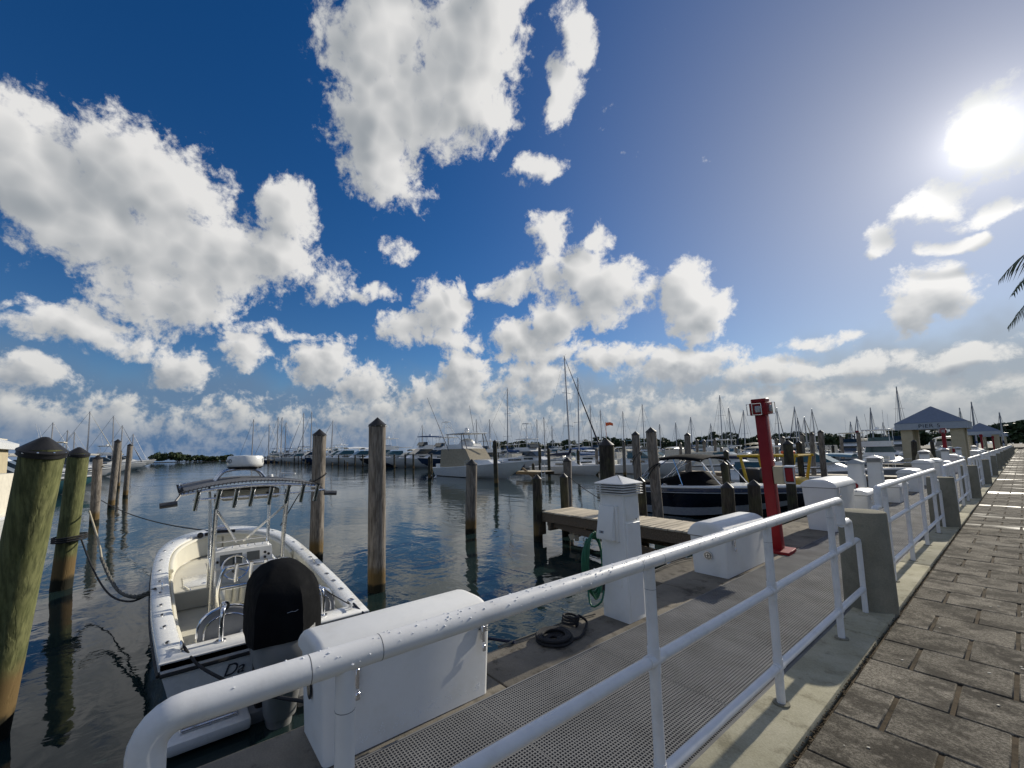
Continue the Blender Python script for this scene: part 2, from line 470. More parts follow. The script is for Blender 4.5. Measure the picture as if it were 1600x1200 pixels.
pmat('grey_vinyl', (0.25, 0.26, 0.275), 0.5, var=0.08, bump=0.001, bs_=80)
pmat('chrome', (0.82, 0.82, 0.83), 0.10, metal=1.0, var=0.04)
pmat('aluminium', (0.72, 0.73, 0.74), 0.24, metal=1.0, var=0.06)
pmat('black_canvas', (0.008, 0.0085, 0.0095), 0.9, var=0.2, bump=0.005, bs_=12, spec=0.08)
pmat('grey_canvas', (0.11, 0.115, 0.125), 0.8, var=0.12, bump=0.002, bs_=20)
pmat('black_plastic', (0.008, 0.008, 0.009), 0.45, var=0.2, dirt=(0.03, 0.028, 0.025), dirt_amt=0.3)
pmat('black_rubber', (0.014, 0.014, 0.015), 0.6, var=0.2)
pmat('rope_black', (0.016, 0.016, 0.018), 0.85, var=0.3, bump=0.003, bs_=120)
pmat('rope_pale', (0.42, 0.37, 0.27), 0.85, var=0.25, bump=0.003, bs_=150)
pmat('rope_grey', (0.11, 0.105, 0.09), 0.9, var=0.3, bump=0.003, bs_=120)
pmat('hose_green', (0.008, 0.11, 0.055), 0.4, var=0.15)
pmat('red_paint', (0.235, 0.010, 0.016), 0.5, var=0.12, dirt=(0.12, 0.015, 0.018), dirt_amt=0.4, spec=0.3)
pmat('navy_gelcoat', (0.008, 0.011, 0.019), 0.16, var=0.1, coat=0.5)
pmat('blue_gelcoat', (0.022, 0.045, 0.10), 0.2, var=0.1, coat=0.4)
pmat('grey_gelcoat', (0.32, 0.34, 0.37), 0.25, var=0.06, coat=0.3)
pmat('teal_gelcoat', (0.10, 0.27, 0.30), 0.25, var=0.06, coat=0.3)
pmat('engine_grey', (0.25, 0.25, 0.245), 0.35, var=0.06, coat=0.2)
pmat('tinted_glass', (0.02, 0.03, 0.035), 0.04, var=0.1, spec=0.8)
pmat('teal_glass', (0.045, 0.10, 0.10), 0.05, var=0.1, spec=0.8)
pmat('canvas_blue', (0.03, 0.085, 0.22), 0.8, var=0.15)
pmat('canvas_navy', (0.013, 0.02, 0.045), 0.8, var=0.15)
pmat('canvas_teal', (0.09, 0.21, 0.30), 0.8, var=0.15)
pmat('canvas_tan', (0.36, 0.31, 0.22), 0.85, var=0.15, bump=0.006, bs_=4)
pmat('canvas_cream', (0.62, 0.58, 0.48), 0.85, var=0.1)
pmat('yellow_paint', (0.62, 0.40, 0.02), 0.4, var=0.1)
pmat('orange_paint', (0.75, 0.13, 0.03), 0.5, var=0.1)
pmat('antifoul', (0.02, 0.022, 0.03), 0.6, var=0.2)
pmat('steel_dark', (0.10, 0.10, 0.105), 0.4, metal=0.6, var=0.2)
pmat('mast_alloy', (0.42, 0.42, 0.43), 0.4, metal=0.7, var=0.05)
pmat('stucco_cream', (0.50, 0.43, 0.29), 0.85, var=0.1, bump=0.006, bs_=14, dirt=(0.3, 0.25, 0.16), dirt_amt=0.4)
pmat('awning_blue', (0.17, 0.205, 0.265), 0.75, var=0.08)
pmat('awning_valance', (0.36, 0.40, 0.45), 0.75, var=0.06)
pmat('sign_ink', (0.03, 0.035, 0.05), 0.6, var=0.0)
pmat('lamp_lens', (0.42, 0.43, 0.44), 0.15, var=0.05, spec=0.7)
pmat('bird_white', (0.78, 0.78, 0.76), 0.8, var=0.04)
pmat('leaf_palm', (0.055, 0.085, 0.028), 0.55, var=0.3)
pmat('bark_palm', (0.20, 0.165, 0.12), 0.9, var=0.3, bump=0.02, bs_=9)
pmat('leaf_mangrove', (0.042, 0.068, 0.022), 0.6, var=0.4, vs_=0.35, obj_rand=0.0)
pmat('bark_dark', (0.07, 0.055, 0.04), 0.9, var=0.3)
pmat('soil', (0.12, 0.10, 0.07), 0.95, var=0.3, vs_=1.0)
pmat('lawn', (0.05, 0.085, 0.025), 0.9, var=0.3, vs_=2.0)

def m_drop(n, b):
    b.inputs['Base Color'].default_value = (0.84, 0.85, 0.86, 1)
    b.inputs['Roughness'].default_value = 0.22
custom('water_drop', m_drop)


# ------------------------------------------------------------------ mesh helpers
class MB:
    """collects shapes and links them as one mesh object"""
    def __init__(self):
        self.v = []
        self.f = []

    def add(self, vs_, fs):
        o = len(self.v)
        self.v += [tuple(p) for p in vs_]
        self.f += [tuple(i + o for i in f) for f in fs]
        return self

    def box(self, x0, x1, y0, y1, z0, z1):
        vs_ = [(x, y, z) for z in (z0, z1) for y in (y0, y1) for x in (x0, x1)]
        return self.add(vs_, [(0, 2, 3, 1), (4, 5, 7, 6), (0, 1, 5, 4), (2, 6, 7, 3), (0, 4, 6, 2), (1, 3, 7, 5)])

    def cbox(self, c, sx, sy, sz, rot=None):
        vs_ = [Vector((x * sx / 2, y * sy / 2, z * sz / 2)) for z in (-1, 1) for y in (-1, 1) for x in (-1, 1)]
        if rot is not None:
            vs_ = [rot @ p for p in vs_]
        vs_ = [p + Vector(c) for p in vs_]
        return self.add(vs_, [(0, 2, 3, 1), (4, 5, 7, 6), (0, 1, 5, 4), (2, 6, 7, 3), (0, 4, 6, 2), (1, 3, 7, 5)])

    def rbox(self, x0, x1, y0, y1, z0, z1, r=0.02, seg=2, rot=None, c=(0, 0, 0)):
        bm = bmesh.new()
        bmesh.ops.create_cube(bm, size=1.0)
        for p in bm.verts:
            p.co = Vector((x0 + (p.co.x + .5) * (x1 - x0), y0 + (p.co.y + .5) * (y1 - y0), z0 + (p.co.z + .5) * (z1 - z0)))
        r = min(r, abs(x1 - x0) * .49, abs(y1 - y0) * .49, abs(z1 - z0) * .49)
        bmesh.ops.bevel(bm, geom=bm.edges[:] + bm.verts[:], offset=r, segments=seg, profile=0.5, affect='EDGES')
        bm.verts.index_update()
        vs_ = [p.co.copy() for p in bm.verts]
        if rot is not None:
            vs_ = [rot @ p + Vector(c) for p in vs_]
        fs = [[p.index for p in f.verts] for f in bm.faces]
        bm.free()
        return self.add(vs_, fs)

    def ring(self, c, axis, r, seg, up=None, ry=None):
        axis = Vector(axis).normalized()
        up = Vector(up) if up is not None else (Vector((0, 0, 1)) if abs(axis.z) < 0.95 else Vector((1, 0, 0)))
        e1 = axis.cross(up).normalized()
        e2 = e1.cross(axis).normalized()
        ry = r if ry is None else ry
        return [Vector(c) + e1 * (r * math.cos(2 * PI * i / seg)) + e2 * (ry * math.sin(2 * PI * i / seg)) for i in range(seg)]

    def loft(self, rings, closed=True, cap0=True, cap1=True):
        n = len(rings[0])
        vs_ = [p for r in rings for p in r]
        fs = []
        for k in range(len(rings) - 1):
            for i in range(n if closed else n - 1):
                j = (i + 1) % n
                fs.append((k * n + i, k * n + j, (k + 1) * n + j, (k + 1) * n + i))
        if closed and cap0:
            fs.append(tuple(range(n - 1, -1, -1)))
        if closed and cap1:
            o = (len(rings) - 1) * n
            fs.append(tuple(o + i for i in range(n)))
        return self.add(vs_, fs)

    def cyl(self, p0, p1, r0, r1=None, seg=12, cap=True):
        r1 = r0 if r1 is None else r1
        ax = Vector(p1) - Vector(p0)
        return self.loft([self.ring(p0, ax, r0, seg), self.ring(p1, ax, r1, seg)], True, cap, cap)

    def tube(self, pts, r, seg=8, cap=True):
        pts = [Vector(p) for p in pts]
        rings = []
        prev = None
        for i, p in enumerate(pts):
            a = pts[min(i + 1, len(pts) - 1)] - pts[max(i - 1, 0)]
            if a.length < 1e-9:
                a = Vector((0, 0, 1))
            a.normalize()
            if prev is None:
                up = Vector((0, 0, 1)) if abs(a.z) < 0.9 else Vector((1, 0, 0))
                e1 = a.cross(up).normalized()
            else:
                e1 = (prev - a * prev.dot(a))
                e1 = e1.normalized() if e1.length > 1e-6 else a.orthogonal().normalized()
            prev = e1
            e2 = a.cross(e1)
            rr = r[i] if isinstance(r, (list, tuple)) else r
            rings.append([p + e1 * (rr * math.cos(2 * PI * k / seg)) + e2 * (rr * math.sin(2 * PI * k / seg)) for k in range(seg)])
        return self.loft(rings, True, cap, cap)

    def sphere(self, c, r, seg=10, rings=6, sz=1.0, sx=1.0, sy=1.0):
        c = Vector(c)
        vs_ = [c + Vector((0, 0, -r * sz))]
        for i in range(1, rings):
            a = -PI / 2 + PI * i / rings
            for k in range(seg):
                vs_.append(c + Vector((r * sx * math.cos(a) * math.cos(2 * PI * k / seg), r * sy * math.cos(a) * math.sin(2 * PI * k / seg), r * sz * math.sin(a))))
        vs_.append(c + Vector((0, 0, r * sz)))
        fs = [(0, 1 + (k + 1) % seg, 1 + k) for k in range(seg)]
        for i in range(rings - 2):
            o = 1 + i * seg
            fs += [(o + k, o + (k + 1) % seg, o + seg + (k + 1) % seg, o + seg + k) for k in range(seg)]
        o = 1 + (rings - 2) * seg
        fs += [(o + k, o + (k + 1) % seg, len(vs_) - 1) for k in range(seg)]
        return self.add(vs_, fs)

    def prism(self, poly, axis, a0, a1):
        """polygon of 2-D points swept along an axis ('x','y','z')"""
        def pt(p, a):
            return {'x': (a, p[0], p[1]), 'y': (p[0], a, p[1]), 'z': (p[0], p[1], a)}[axis]
        return self.loft([[pt(p, a0) for p in poly], [pt(p, a1) for p in poly]])

    def mesh(self, name, smooth=40.0):
        me = bpy.data.meshes.new(name)
        me.from_pydata(self.v, [], self.f)
        bm = bmesh.new()
        bm.from_mesh(me)
        bmesh.ops.recalc_face_normals(bm, faces=bm.faces[:])
        bm.to_mesh(me)
        bm.free()
        if smooth:
            for p in me.polygons:
                p.use_smooth = True
            me.set_sharp_from_angle(angle=math.radians(smooth))
        return me

    def build(self, name, mat, parent=None, loc=None, rotz=0.0, smooth=40.0):
        me = self.mesh(name, smooth)
        me.materials.append(MATS[mat])
        return put(name, me, parent, loc, rotz)


def put(name, me, parent=None, loc=None, rotz=0.0):
    o = bpy.data.objects.new(name, me)
    COL.objects.link(o)
    if parent is not None:
        o.parent = parent
    if loc is not None:
        o.location = loc
    if rotz:
        o.rotation_euler = (0, 0, rotz)
    return o

def tag(o, label=None, cat=None, group=None, kind=None):
    if label:
        o['label'] = label
    if cat:
        o['category'] = cat
    if group:
        o['group'] = group
    if kind:
        o['kind'] = kind
    return o

def thing(name, label, cat, loc=(0, 0, 0), rotz=0.0, group=None):
    o = bpy.data.objects.new(name, None)
    o.empty_display_size = 0.2
    COL.objects.link(o)
    o.location = loc
    o.rotation_euler = (0, 0, rotz)
    return tag(o, label, cat, group)

def copy_tree(o, parent=None):
    c = o.copy()
    COL.objects.link(c)
    c.parent = parent
    for ch in o.children:
        copy_tree(ch, c)
    return c

def struct(o):
    o['kind'] = 'structure'
    return o

def arc(c, r, a0, a1, n, e1, e2):
    c, e1, e2 = Vector(c), Vector(e1), Vector(e2)
    return [c + e1 * (r * math.cos(a0 + (a1 - a0) * i / n)) + e2 * (r * math.sin(a0 + (a1 - a0) * i / n)) for i in range(n + 1)]

def sag(p0, p1, drop, n=14):
    p0, p1 = Vector(p0), Vector(p1)
    return [p0.lerp(p1, i / n) - Vector((0, 0, drop * 4 * (i / n) * (1 - i / n))) for i in range(n + 1)]

def text_mesh(txt, size, name, extrude=0.002, shear=0.0, space=1.0):
    cu = bpy.data.curves.new(name, 'FONT')
    cu.body = txt
    cu.size = size
    cu.extrude = extrude
    cu.shear = shear
    cu.space_character = space
    cu.align_x = 'CENTER'
    cu.align_y = 'CENTER'
    ob = bpy.data.objects.new(name, cu)
    COL.objects.link(ob)
    bpy.context.view_layer.update()
    dg = bpy.context.evaluated_depsgraph_get()
    me = bpy.data.meshes.new_from_object(ob.evaluated_get(dg))
    bpy.data.objects.remove(ob)
    me.name = name
    return me


# ------------------------------------------------------------------ water, promenade, kerb, dock
def build_ground():
    wt = MB()
    wt.add([(-9000, -9000, WATER_Z), (-1.2, -9000, WATER_Z), (-1.2, 9000, WATER_Z), (-9000, 9000, WATER_Z)], [(0, 1, 2, 3)])
    struct(wt.build('water', 'water', smooth=0))
    # solid land behind the sea wall
    ld = MB()
    ld.box(-1.15, 400, -400, 900, -4.0, -0.10)
    struct(ld.build('ground', 'soil', smooth=0))
    lw = MB()
    lw.box(3.6, 300, -300, 800, -0.10, 0.01)
    struct(lw.build('lawn', 'lawn', smooth=0))
    bed = MB()
    bed.box(-0.853, 3.6, -8, 140, -0.098, -0.012)
    pav = struct(bed.build('pavement', 'joint_sand', smooth=0))
    rnd = random.Random(5)
    protos = {}

    def paver_mesh(wd):
        if wd not in protos:
            b = MB()
            jx, jy = 0.011, 0.0045
            b.rbox(jx, wd - jx, jy, 0.5 - jy, -0.03, 0.0, 0.006, 1)
            me = b.mesh('paver')
            me.materials.append(MATS['paver_stone'])
            protos[wd] = me
        return protos[wd]
    singles = []
    rest = MB()
    for k in range(-20, 270):
        y = 2.755 + 0.5 * k
        edges = [-0.853]
        x = -0.40 if k % 2 == 0 else -0.63
        while x < 3.55:
            edges.append(round(x, 4))
            x += 0.46
        for a, bq in zip(edges[:-1], edges[1:]):
            if a < 0.0 and y > 1.7 and len(singles) < 300:
                singles.append((a, y, round(bq - a, 3)))
            else:
                dz = rnd.uniform(-0.003, 0.002)
                rest.box(a + 0.011, bq - 0.011, y + 0.0045, y + 0.4955, -0.03, dz)
    for (a, y, wd) in singles:
        o = put('paver', paver_mesh(wd), pav, (a, y, rnd.uniform(-0.003, 0.002)))
        o.rotation_euler = (rnd.uniform(-0.004, 0.004), rnd.uniform(-0.005, 0.005), 0)
    st = rest.build('paver_field', 'paver_stone', pav, smooth=0)
    st['kind'] = 'stuff'

    kb = MB()
    kb.box(-1.148, -0.866, -8, 140, -0.5, -0.05)
    kerb = struct(kb.build('kerb', 'kerb_concrete', smooth=0))
    sec = MB()
    sec.rbox(-1.15, -0.868, 0.004, 3.161, -0.06, 0.028, 0.010, 2)
    me = sec.mesh('kerb_section')
    me.materials.append(MATS['kerb_concrete'])
    for k in range(-3, 44):
        put('kerb_section', me, kerb, (0, 1.52 + 3.165 * k, rnd.uniform(-0.003, 0.002)))
    # grit and leaf litter caught between kerb and pavers
    gr = MB()
    for i in range(900):
        y = 1.5 + rnd.random() ** 1.7 * 16
        x = -0.862 + rnd.uniform(-0.012, 0.02)
        s_ = rnd.uniform(0.002, 0.006)
        gr.cbox((x, y, s_ * .4), s_ * 1.5, s_ * 2, s_, Matrix.Rotation(rnd.uniform(0, 3), 3, 'Z'))
    tag(gr.build('grit', 'joint_sand', smooth=0), 'brown grit and leaf litter in the gap between kerb and pavers', 'grit', kind='stuff')
    gw = MB()
    for i in range(130):
        y = 2.2 + rnd.random() ** 1.4 * 18
        x = rnd.uniform(-0.83, 0.6)
        s_ = rnd.uniform(0.003, 0.008)
        gw.cbox((x, y, s_ * .3), s_ * 2.2, s_ * 1.5, s_ * .6, Matrix.Rotation(rnd.uniform(0, 3), 3, 'Z'))
    tag(gw.build('petals', 'canvas_cream', smooth=0), 'pale crumbs and petals scattered on the pavers', 'litter', kind='stuff')

    # grating walkway
    fr = MB()
    for x in (-1.165, -2.262):
        fr.box(x - 0.006, x + 0.006, -6, 120, -0.05, 0.004)
    for y in range(-6, 120, 3):
        fr.box(-2.25, -1.175, y, y + 0.06, -0.16, -0.032)
    gw_ = struct(fr.build('walkway', 'grating_frp', smooth=0))
    p = MB()
    pitch, bw = 0.0195, 0.0066
    nx, ny = 55, 60
    W, Lg = nx * pitch, ny * pitch
    for i in range(nx + 1):
        x = -W / 2 + i * pitch
        p.box(x - bw / 2, x + bw / 2, 0, Lg, -0.025, 0.0)
    for j in range(ny + 1):
        y = j * pitch
        p.box(-W / 2, W / 2, y - bw / 2, y + bw / 2, -0.0245, -0.0006)
    me = p.mesh('grating_panel', 0)
    me.materials.append(MATS['grating_frp'])
    for k in range(-4, 80):
        put('grating_panel', me, gw_, (-1.7135, 0.47 + (Lg + 0.012) * k, rnd.uniform(-0.002, 0.002)))

    # concrete dock strip at the water's edge
    dk = MB()
    dk.box(-2.735, -2.285, -8, 4.75, -0.42, -0.03)
    dk.box(-3.11, -2.285, 4.752, 120, -0.42, -0.03)
    dock = struct(dk.build('dock', 'dock_concrete', smooth=0))
    edges = [-8, -4.1, -1.2, 1.9, 4.75, 7.6, 10.6, 13.5, 16.5, 19.5, 22.5, 25.5, 28.5, 31.5, 34.5, 37.5, 40.5, 43.5, 46.5, 50, 54, 58, 62, 66, 70, 75, 80, 90, 100, 110, 120]
    for a, bq in zip(edges[:-1], edges[1:]):
        s_ = MB()
        s_.rbox(-2.75 if bq <= 4.8 else -3.125, -2.275, a + 0.005, bq - 0.005, -0.10, 0.0, 0.012, 2)
        s_.build('dock_slab', 'dock_concrete', dock)
    for y in range(-6, 118, 4):
        q = MB()
        q.cyl((-2.55, y, -3.0), (-2.55, y, -0.43), 0.16, seg=10)
        q.build('support_pile', 'pile_dark', dock)
build_ground()


# ------------------------------------------------------------------ railings and bollards
RX = -1.04

def railing(y_prev, y_next, label, first=False, drops=False):
    t = thing('railing', label, 'railing', (RX, y_next if not first else 0.0, 0.0), group='white pipe railings along the kerb')
    oy = t.location.y
    rt, rm, rp = 0.0315, 0.0235, 0.0235
    zt, zm, zl = 1.110, 0.70, 0.243
    end = y_next - 0.77 - oy
    b = MB()
    if first:
        y0 = 0.0
        pts = [(0, -0.012, 0.03), (0, -0.012, zt - 0.055)] + arc((0, 0.043, zt - 0.055), 0.055, PI, PI / 2, 6, (0, 1, 0), (0, 0, 1))
        pts += [(0, 0.6, zt), (0, 2.5, zt)]
    else:
        y0 = y_prev + 0.77 - oy
        pts = [(0, y0, 0.90), (0, y0, zt - 0.06)] + arc((0, y0 + 0.06, zt - 0.06), 0.06, PI, PI / 2, 5, (0, 1, 0), (0, 0, 1))
    pts += arc((0, end - 0.06, zt - 0.06), 0.06, PI / 2, 0, 5, (0, 1, 0), (0, 0, 1)) + [(0, end, 0.90)]
    b.tube(pts, rt, 20)
    top = b.build('top_rail', 'rail_white', t)
    # stepped returns at the bollards
    def ret(yb, s):
        r = MB()
        r.tube([(0, yb - s * 0.78, 0.905), (0, yb - s * 0.58, 0.905)] + [(0, yb - s * 0.55, 0.895), (0, yb - s * 0.54, 0.86), (0, yb - s * 0.54, 0.70)], 0.031, 12)
        r.build('stepped_return', 'rail_white', t)
        r = MB()
        r.tube([(0, yb - s * 0.30, zm), (0, yb - s * 0.262, zm - 0.008), (0, yb - s * 0.25, zm - 0.04), (0, yb - s * 0.25, 0.03)], rp * .93, 12)
        r.build('end_post', 'rail_white', t)
        return yb - s * 0.30
    m1 = ret(y_next - oy, 1)
    m0 = -0.02 if first else ret(y_prev - oy, -1)
    for z, nm in ((zm, 'middle_rail'), (zl, 'bottom_rail')):
        r = MB()
        r.cyl((0, m0, z), (0, m1 + (0.05 if z == zl else 0), z), rm, seg=14)
        r.build(nm, 'rail_white', t)
    ys = [y_next - oy - d for d in (5.16, 3.83, 2.47, 1.09)]
    for y in ys:
        r = MB()
        r.cyl((0, y, 0.0), (0, y, zt), rp, seg=16)
        po = r.build('post', 'rail_white', t)
        r = MB()
        r.cyl((0, y, 0.026), (0, y, 0.036), rp + 0.022, seg=16)
        r.build('floor_collar', 'bollard_concrete', po)
        for dy in (-0.085, 0.085):
            r = MB()
            r.cyl((0, y + dy - 0.0009, zt), (0, y + dy + 0.0009, zt), rt + 0.0003, seg=20)
            r.build('coupling_seam', 'grey_canvas', top)
        r = MB()
        r.cyl((0, y, zt - 0.117), (0, y, zt - 0.1155), rp + 0.0003, seg=16)
        r.build('coupling_seam', 'grey_canvas', po)
        for z in (zm, zl):
            r = MB()
            r.cyl((0, y - 0.05, z), (0, y + 0.05, z), rm + 0.0035, seg=14)
            r.cyl((0, y, z - 0.05), (0, y, z + 0.05), rp + 0.003, seg=14)
            r.build('tee_joint', 'rail_white', po)
    if drops:
        rr = random.Random(3)
        d = MB()
        for i in range(260):
            y = rr.uniform(0.05, 2.6) if rr.random() < 0.85 else rr.uniform(2.6, 4.4)
            # drops collect in small runs
            y = round(y * 3.2) / 3.2 + rr.gauss(0, 0.10)
            if not 0.12 < y < 4.5:
                continue
            a = rr.gauss(0.35, 0.55)
            s_ = rr.choice((0.0014, 0.0018, 0.0022, 0.003))
            c = Vector((math.sin(a) * (rt + s_ * .1), y, zt + math.cos(a) * (rt + s_ * .1)))
            d.sphere(c, s_, 6, 4, sz=0.8, sy=rr.uniform(1.0, 1.6))
        dr = d.build('water_droplets', 'water_drop', t)
        dr['kind'] = 'stuff'
    return t

def build_rails():
    yb = [5.52 + 6.33 * k for k in range(14)]
    words = ['second', 'third', 'fourth', 'fifth', 'sixth', 'seventh', 'eighth', 'ninth', 'tenth', 'eleventh', 'twelfth', 'thirteenth']
    railing(0, yb[0], 'long white pipe railing closest to the camera, wet with drops, elbow at its end', True, True)
    for k in range(len(yb) - 1):
        railing(yb[k], yb[k + 1], 'white pipe railing along the kerb, %s length counted from the wet elbow end' % words[min(k, 11)] if k < 12 else 'farthest length of white pipe railing along the kerb')
    me = None
    for k, y in enumerate(yb):
        if me is None:
            b = MB()
            prof = [(0.198, -0.1), (0.197, 0.05), (0.186, 0.90), (0.180, 0.918), (0.165, 0.922)]
            rings = [b.ring((0, 0, z), (0, 0, 1), r, 40) for r, z in prof]
            b.loft(rings)
            me = b.mesh('bollard')
            me.materials.append(MATS['bollard_concrete'])
        o = put('bollard', me, None, (RX - 0.005, y, 0.02))
        o.rotation_euler = (0, 0, k * 1.3)
        w_ = ['first'] + words + ['fourteenth']
        tag(o, 'round grey concrete bollard between railing lengths, %s from the wet elbow end' % w_[k], 'bollard', 'concrete bollards between the railings')
build_rails()

# ------------------------------------------------------------------ dock boxes, pedestals, posts
ORD = ['first', 'second', 'third', 'fourth', 'fifth', 'sixth', 'seventh', 'eighth', 'ninth', 'tenth', 'eleventh', 'twelfth']

def dock_box(x0, x1, y0, y1, hb, arch, label, taper=0.03, latches=2, oval=False, detail=True):
    cx, cy = (x0 + x1) / 2, (y0 + y1) / 2
    w, l = x1 - x0, y1 - y0
    t = thing('dock_box', label, 'dock box', (cx, cy, 0.0), group='white dock boxes along the dock')
    b = MB()
    def rr(hw, hl, z, r=0.03, k=3):
        pts = []
        for sx, sy, a in ((1, 1, 0), (-1, 1, PI / 2), (-1, -1, PI), (1, -1, 1.5 * PI)):
            for i in range(k + 1):
                q = a + PI / 2 * i / k
                pts.append((sx * (hw - r) + r * math.cos(q), sy * (hl - r) + r * math.sin(q), z))
        return pts
    b.loft([rr(w / 2 - taper, l / 2 - taper, 0.004), rr(w / 2 - taper, l / 2 - taper, 0.02), rr(w / 2 - 0.012, l / 2 - 0.012, hb)])
    b.build('body', 'box_white', t)
    # lid: arched over its width, skirt all round, softened ends
    lid = MB()
    n = 14
    ends = [(-l / 2, 0.0), (-l / 2 + 0.004, 0.5), (-l / 2 + 0.016, 0.86), (-l / 2 + 0.045, 1.0), (l / 2 - 0.045, 1.0), (l / 2 - 0.016, 0.86), (l / 2 - 0.004, 0.5), (l / 2, 0.0)]
    rings = []
    for y, k in ends:
        ring = [(-w / 2, y, hb - 0.035)]
        for i in range(n + 1):
            u = -1 + 2 * i / n
            zz = arch * (1 - abs(u) ** 4.0)
            ring.append((u * w / 2, y, hb + 0.008 + zz * (0.55 + 0.45 * k) - (1 - k) * 0.012))
        ring.append((w / 2, y, hb - 0.035))
        rings.append(ring)
    lid.loft(rings)
    lo = lid.build('lid', 'box_white', t, smooth=50)
    gk = MB()  # dark strip below the lid lip, its colour standing in for the shadow gap
    gk.rbox(-w / 2 + 0.008, w / 2 - 0.008, -l / 2 + 0.008, l / 2 - 0.008, hb - 0.047, hb - 0.030, 0.006, 1)
    gk.build('lid_shadow_gap', 'steel_dark', lo)
    if oval:
        rs = random.Random(6)
        sp = MB()
        for i in range(150):
            yy = rs.uniform(-l / 2 + 0.05, l / 2 - 0.05)
            yy = round(yy * 9) / 9 + rs.gauss(0, 0.02)
            zz = 0.05 + abs(rs.gauss(0, 0.035))
            if abs(yy) < l / 2 - 0.04:
                sp.cbox((w / 2 - taper + (taper - 0.012) * zz / hb + 0.0015, yy, zz), 0.002, rs.uniform(0.003, 0.007), rs.uniform(0.003, 0.006))
        sp.build('splash_spots', 'water_drop', t, smooth=0)['kind'] = 'stuff'
        for k, ln in enumerate((0.075, 0.05, 0.062)):
            pr_ = MB()
            pr_.box(w / 2 - 0.0125, w / 2 - 0.0095, l / 2 - 0.035 - ln, l / 2 - 0.035, hb - 0.075 - 0.011 * k, hb - 0.070 - 0.011 * k)
            pr_.build('printed_line', 'sign_ink', t, smooth=0)
    if detail:
        for i in range(latches):
            yy = -l / 2 + 0.19 + (l - 0.28) * i / max(1, latches - 1)
            h = MB()
            h.rbox(w / 2 - 0.006, w / 2 + 0.010, yy - 0.014, yy + 0.014, hb - 0.135, hb - 0.02, 0.003, 1)
            h.rbox(w / 2 + 0.008, w / 2 + 0.014, yy - 0.010, yy + 0.010, hb - 0.15, hb - 0.05, 0.002, 1)
            hp = h.build('hasp', 'chrome', t)
            p = MB()
            p.rbox(w / 2 + 0.004, w / 2 + 0.022, yy - 0.013, yy + 0.013, hb - 0.205, hb - 0.165, 0.004, 1)
            p.tube(arc((w / 2 + 0.013, yy, hb - 0.165), 0.009, PI, 0, 6, (0, 1, 0), (0, 0, 1)), 0.0025, 6)
            p.build('padlock', 'chrome', hp)
    if oval:
        s_ = MB()
        c = (w * -0.02, -l / 2 + 0.0115, hb * 0.62)
        s_.loft([[(c[0] + 0.042 * math.cos(a * PI / 12), c[1] - dy, c[2] + 0.052 * math.sin(a * PI / 12)) for a in range(24)] for dy in (0.0, 0.004)])
        so = s_.build('badge', 'black_plastic', t)
        g_ = MB()
        for rr_ in (0.030, 0.021, 0.012):
            g_.tube([(c[0] + rr_ * .8 * math.cos(a * PI / 8), c[1] - 0.0055, c[2] + rr_ * math.sin(a * PI / 8)) for a in range(17)], 0.002, 4)
        g_.build('badge_ring', 'canvas_tan', so)
    return t

dock_box(-2.735, -2.275, 0.66, 1.785, 0.505, 0.085, 'large white dock box with padlocked hasps behind the wet rail, beside the outboard', oval=True)
dock_box(-2.76, -2.285, 5.43, 6.74, 0.515, 0.13, 'white dock box with round chrome badge between louvred pedestal and red post')
dock_box(-2.70, -2.16, 9.75, 11.2, 0.84, 0.10, 'tall white dock box with arched lid just past the red post', taper=0.06)
dock_box(-2.46, -2.08, 11.75, 12.6, 0.55, 0.06, 'small square dock box with hasp tucked between tall box and pedestals')
dock_box(-2.68, -2.13, 15.75, 17.1, 0.45, 0.09, 'low arched dock box beyond the two paired pedestals')
for k, (y, h) in enumerate(((19.6, 0.62), (22.8, 0.85), (25.6, 0.82), (29.5, 0.6), (33.2, 0.85), (36.4, 0.7), (49.0, 0.85), (53.0, 0.8), (57.5, 0.85))):
    dock_box(-2.72, -2.2, y, y + 1.3, h, 0.10, 'distant white dock box along the dock, %s after the low arched one' % ORD[k], detail=False)

def chrome_badge():
    t = [o for o in COL.objects if o.get('label', '').startswith('white dock box with round chrome')][0]
    b = MB()
    b.cyl((0.0, -0.655 + 0.012, 0.25), (0.0, -0.655 - 0.004, 0.25), 0.05, seg=24)
    bb = b.build('badge', 'chrome', t)
    b = MB()
    b.tube([(0.036 * math.cos(a * PI / 12), -0.662, 0.25 + 0.036 * math.sin(a * PI / 12)) for a in range(25)], 0.004, 6)
    b.cbox((0, -0.661, 0.25), 0.05, 0.004, 0.006)
    b.cbox((0, -0.661, 0.25), 0.006, 0.004, 0.05)
    b.build('badge_ring', 'steel_dark', bb)
chrome_badge()

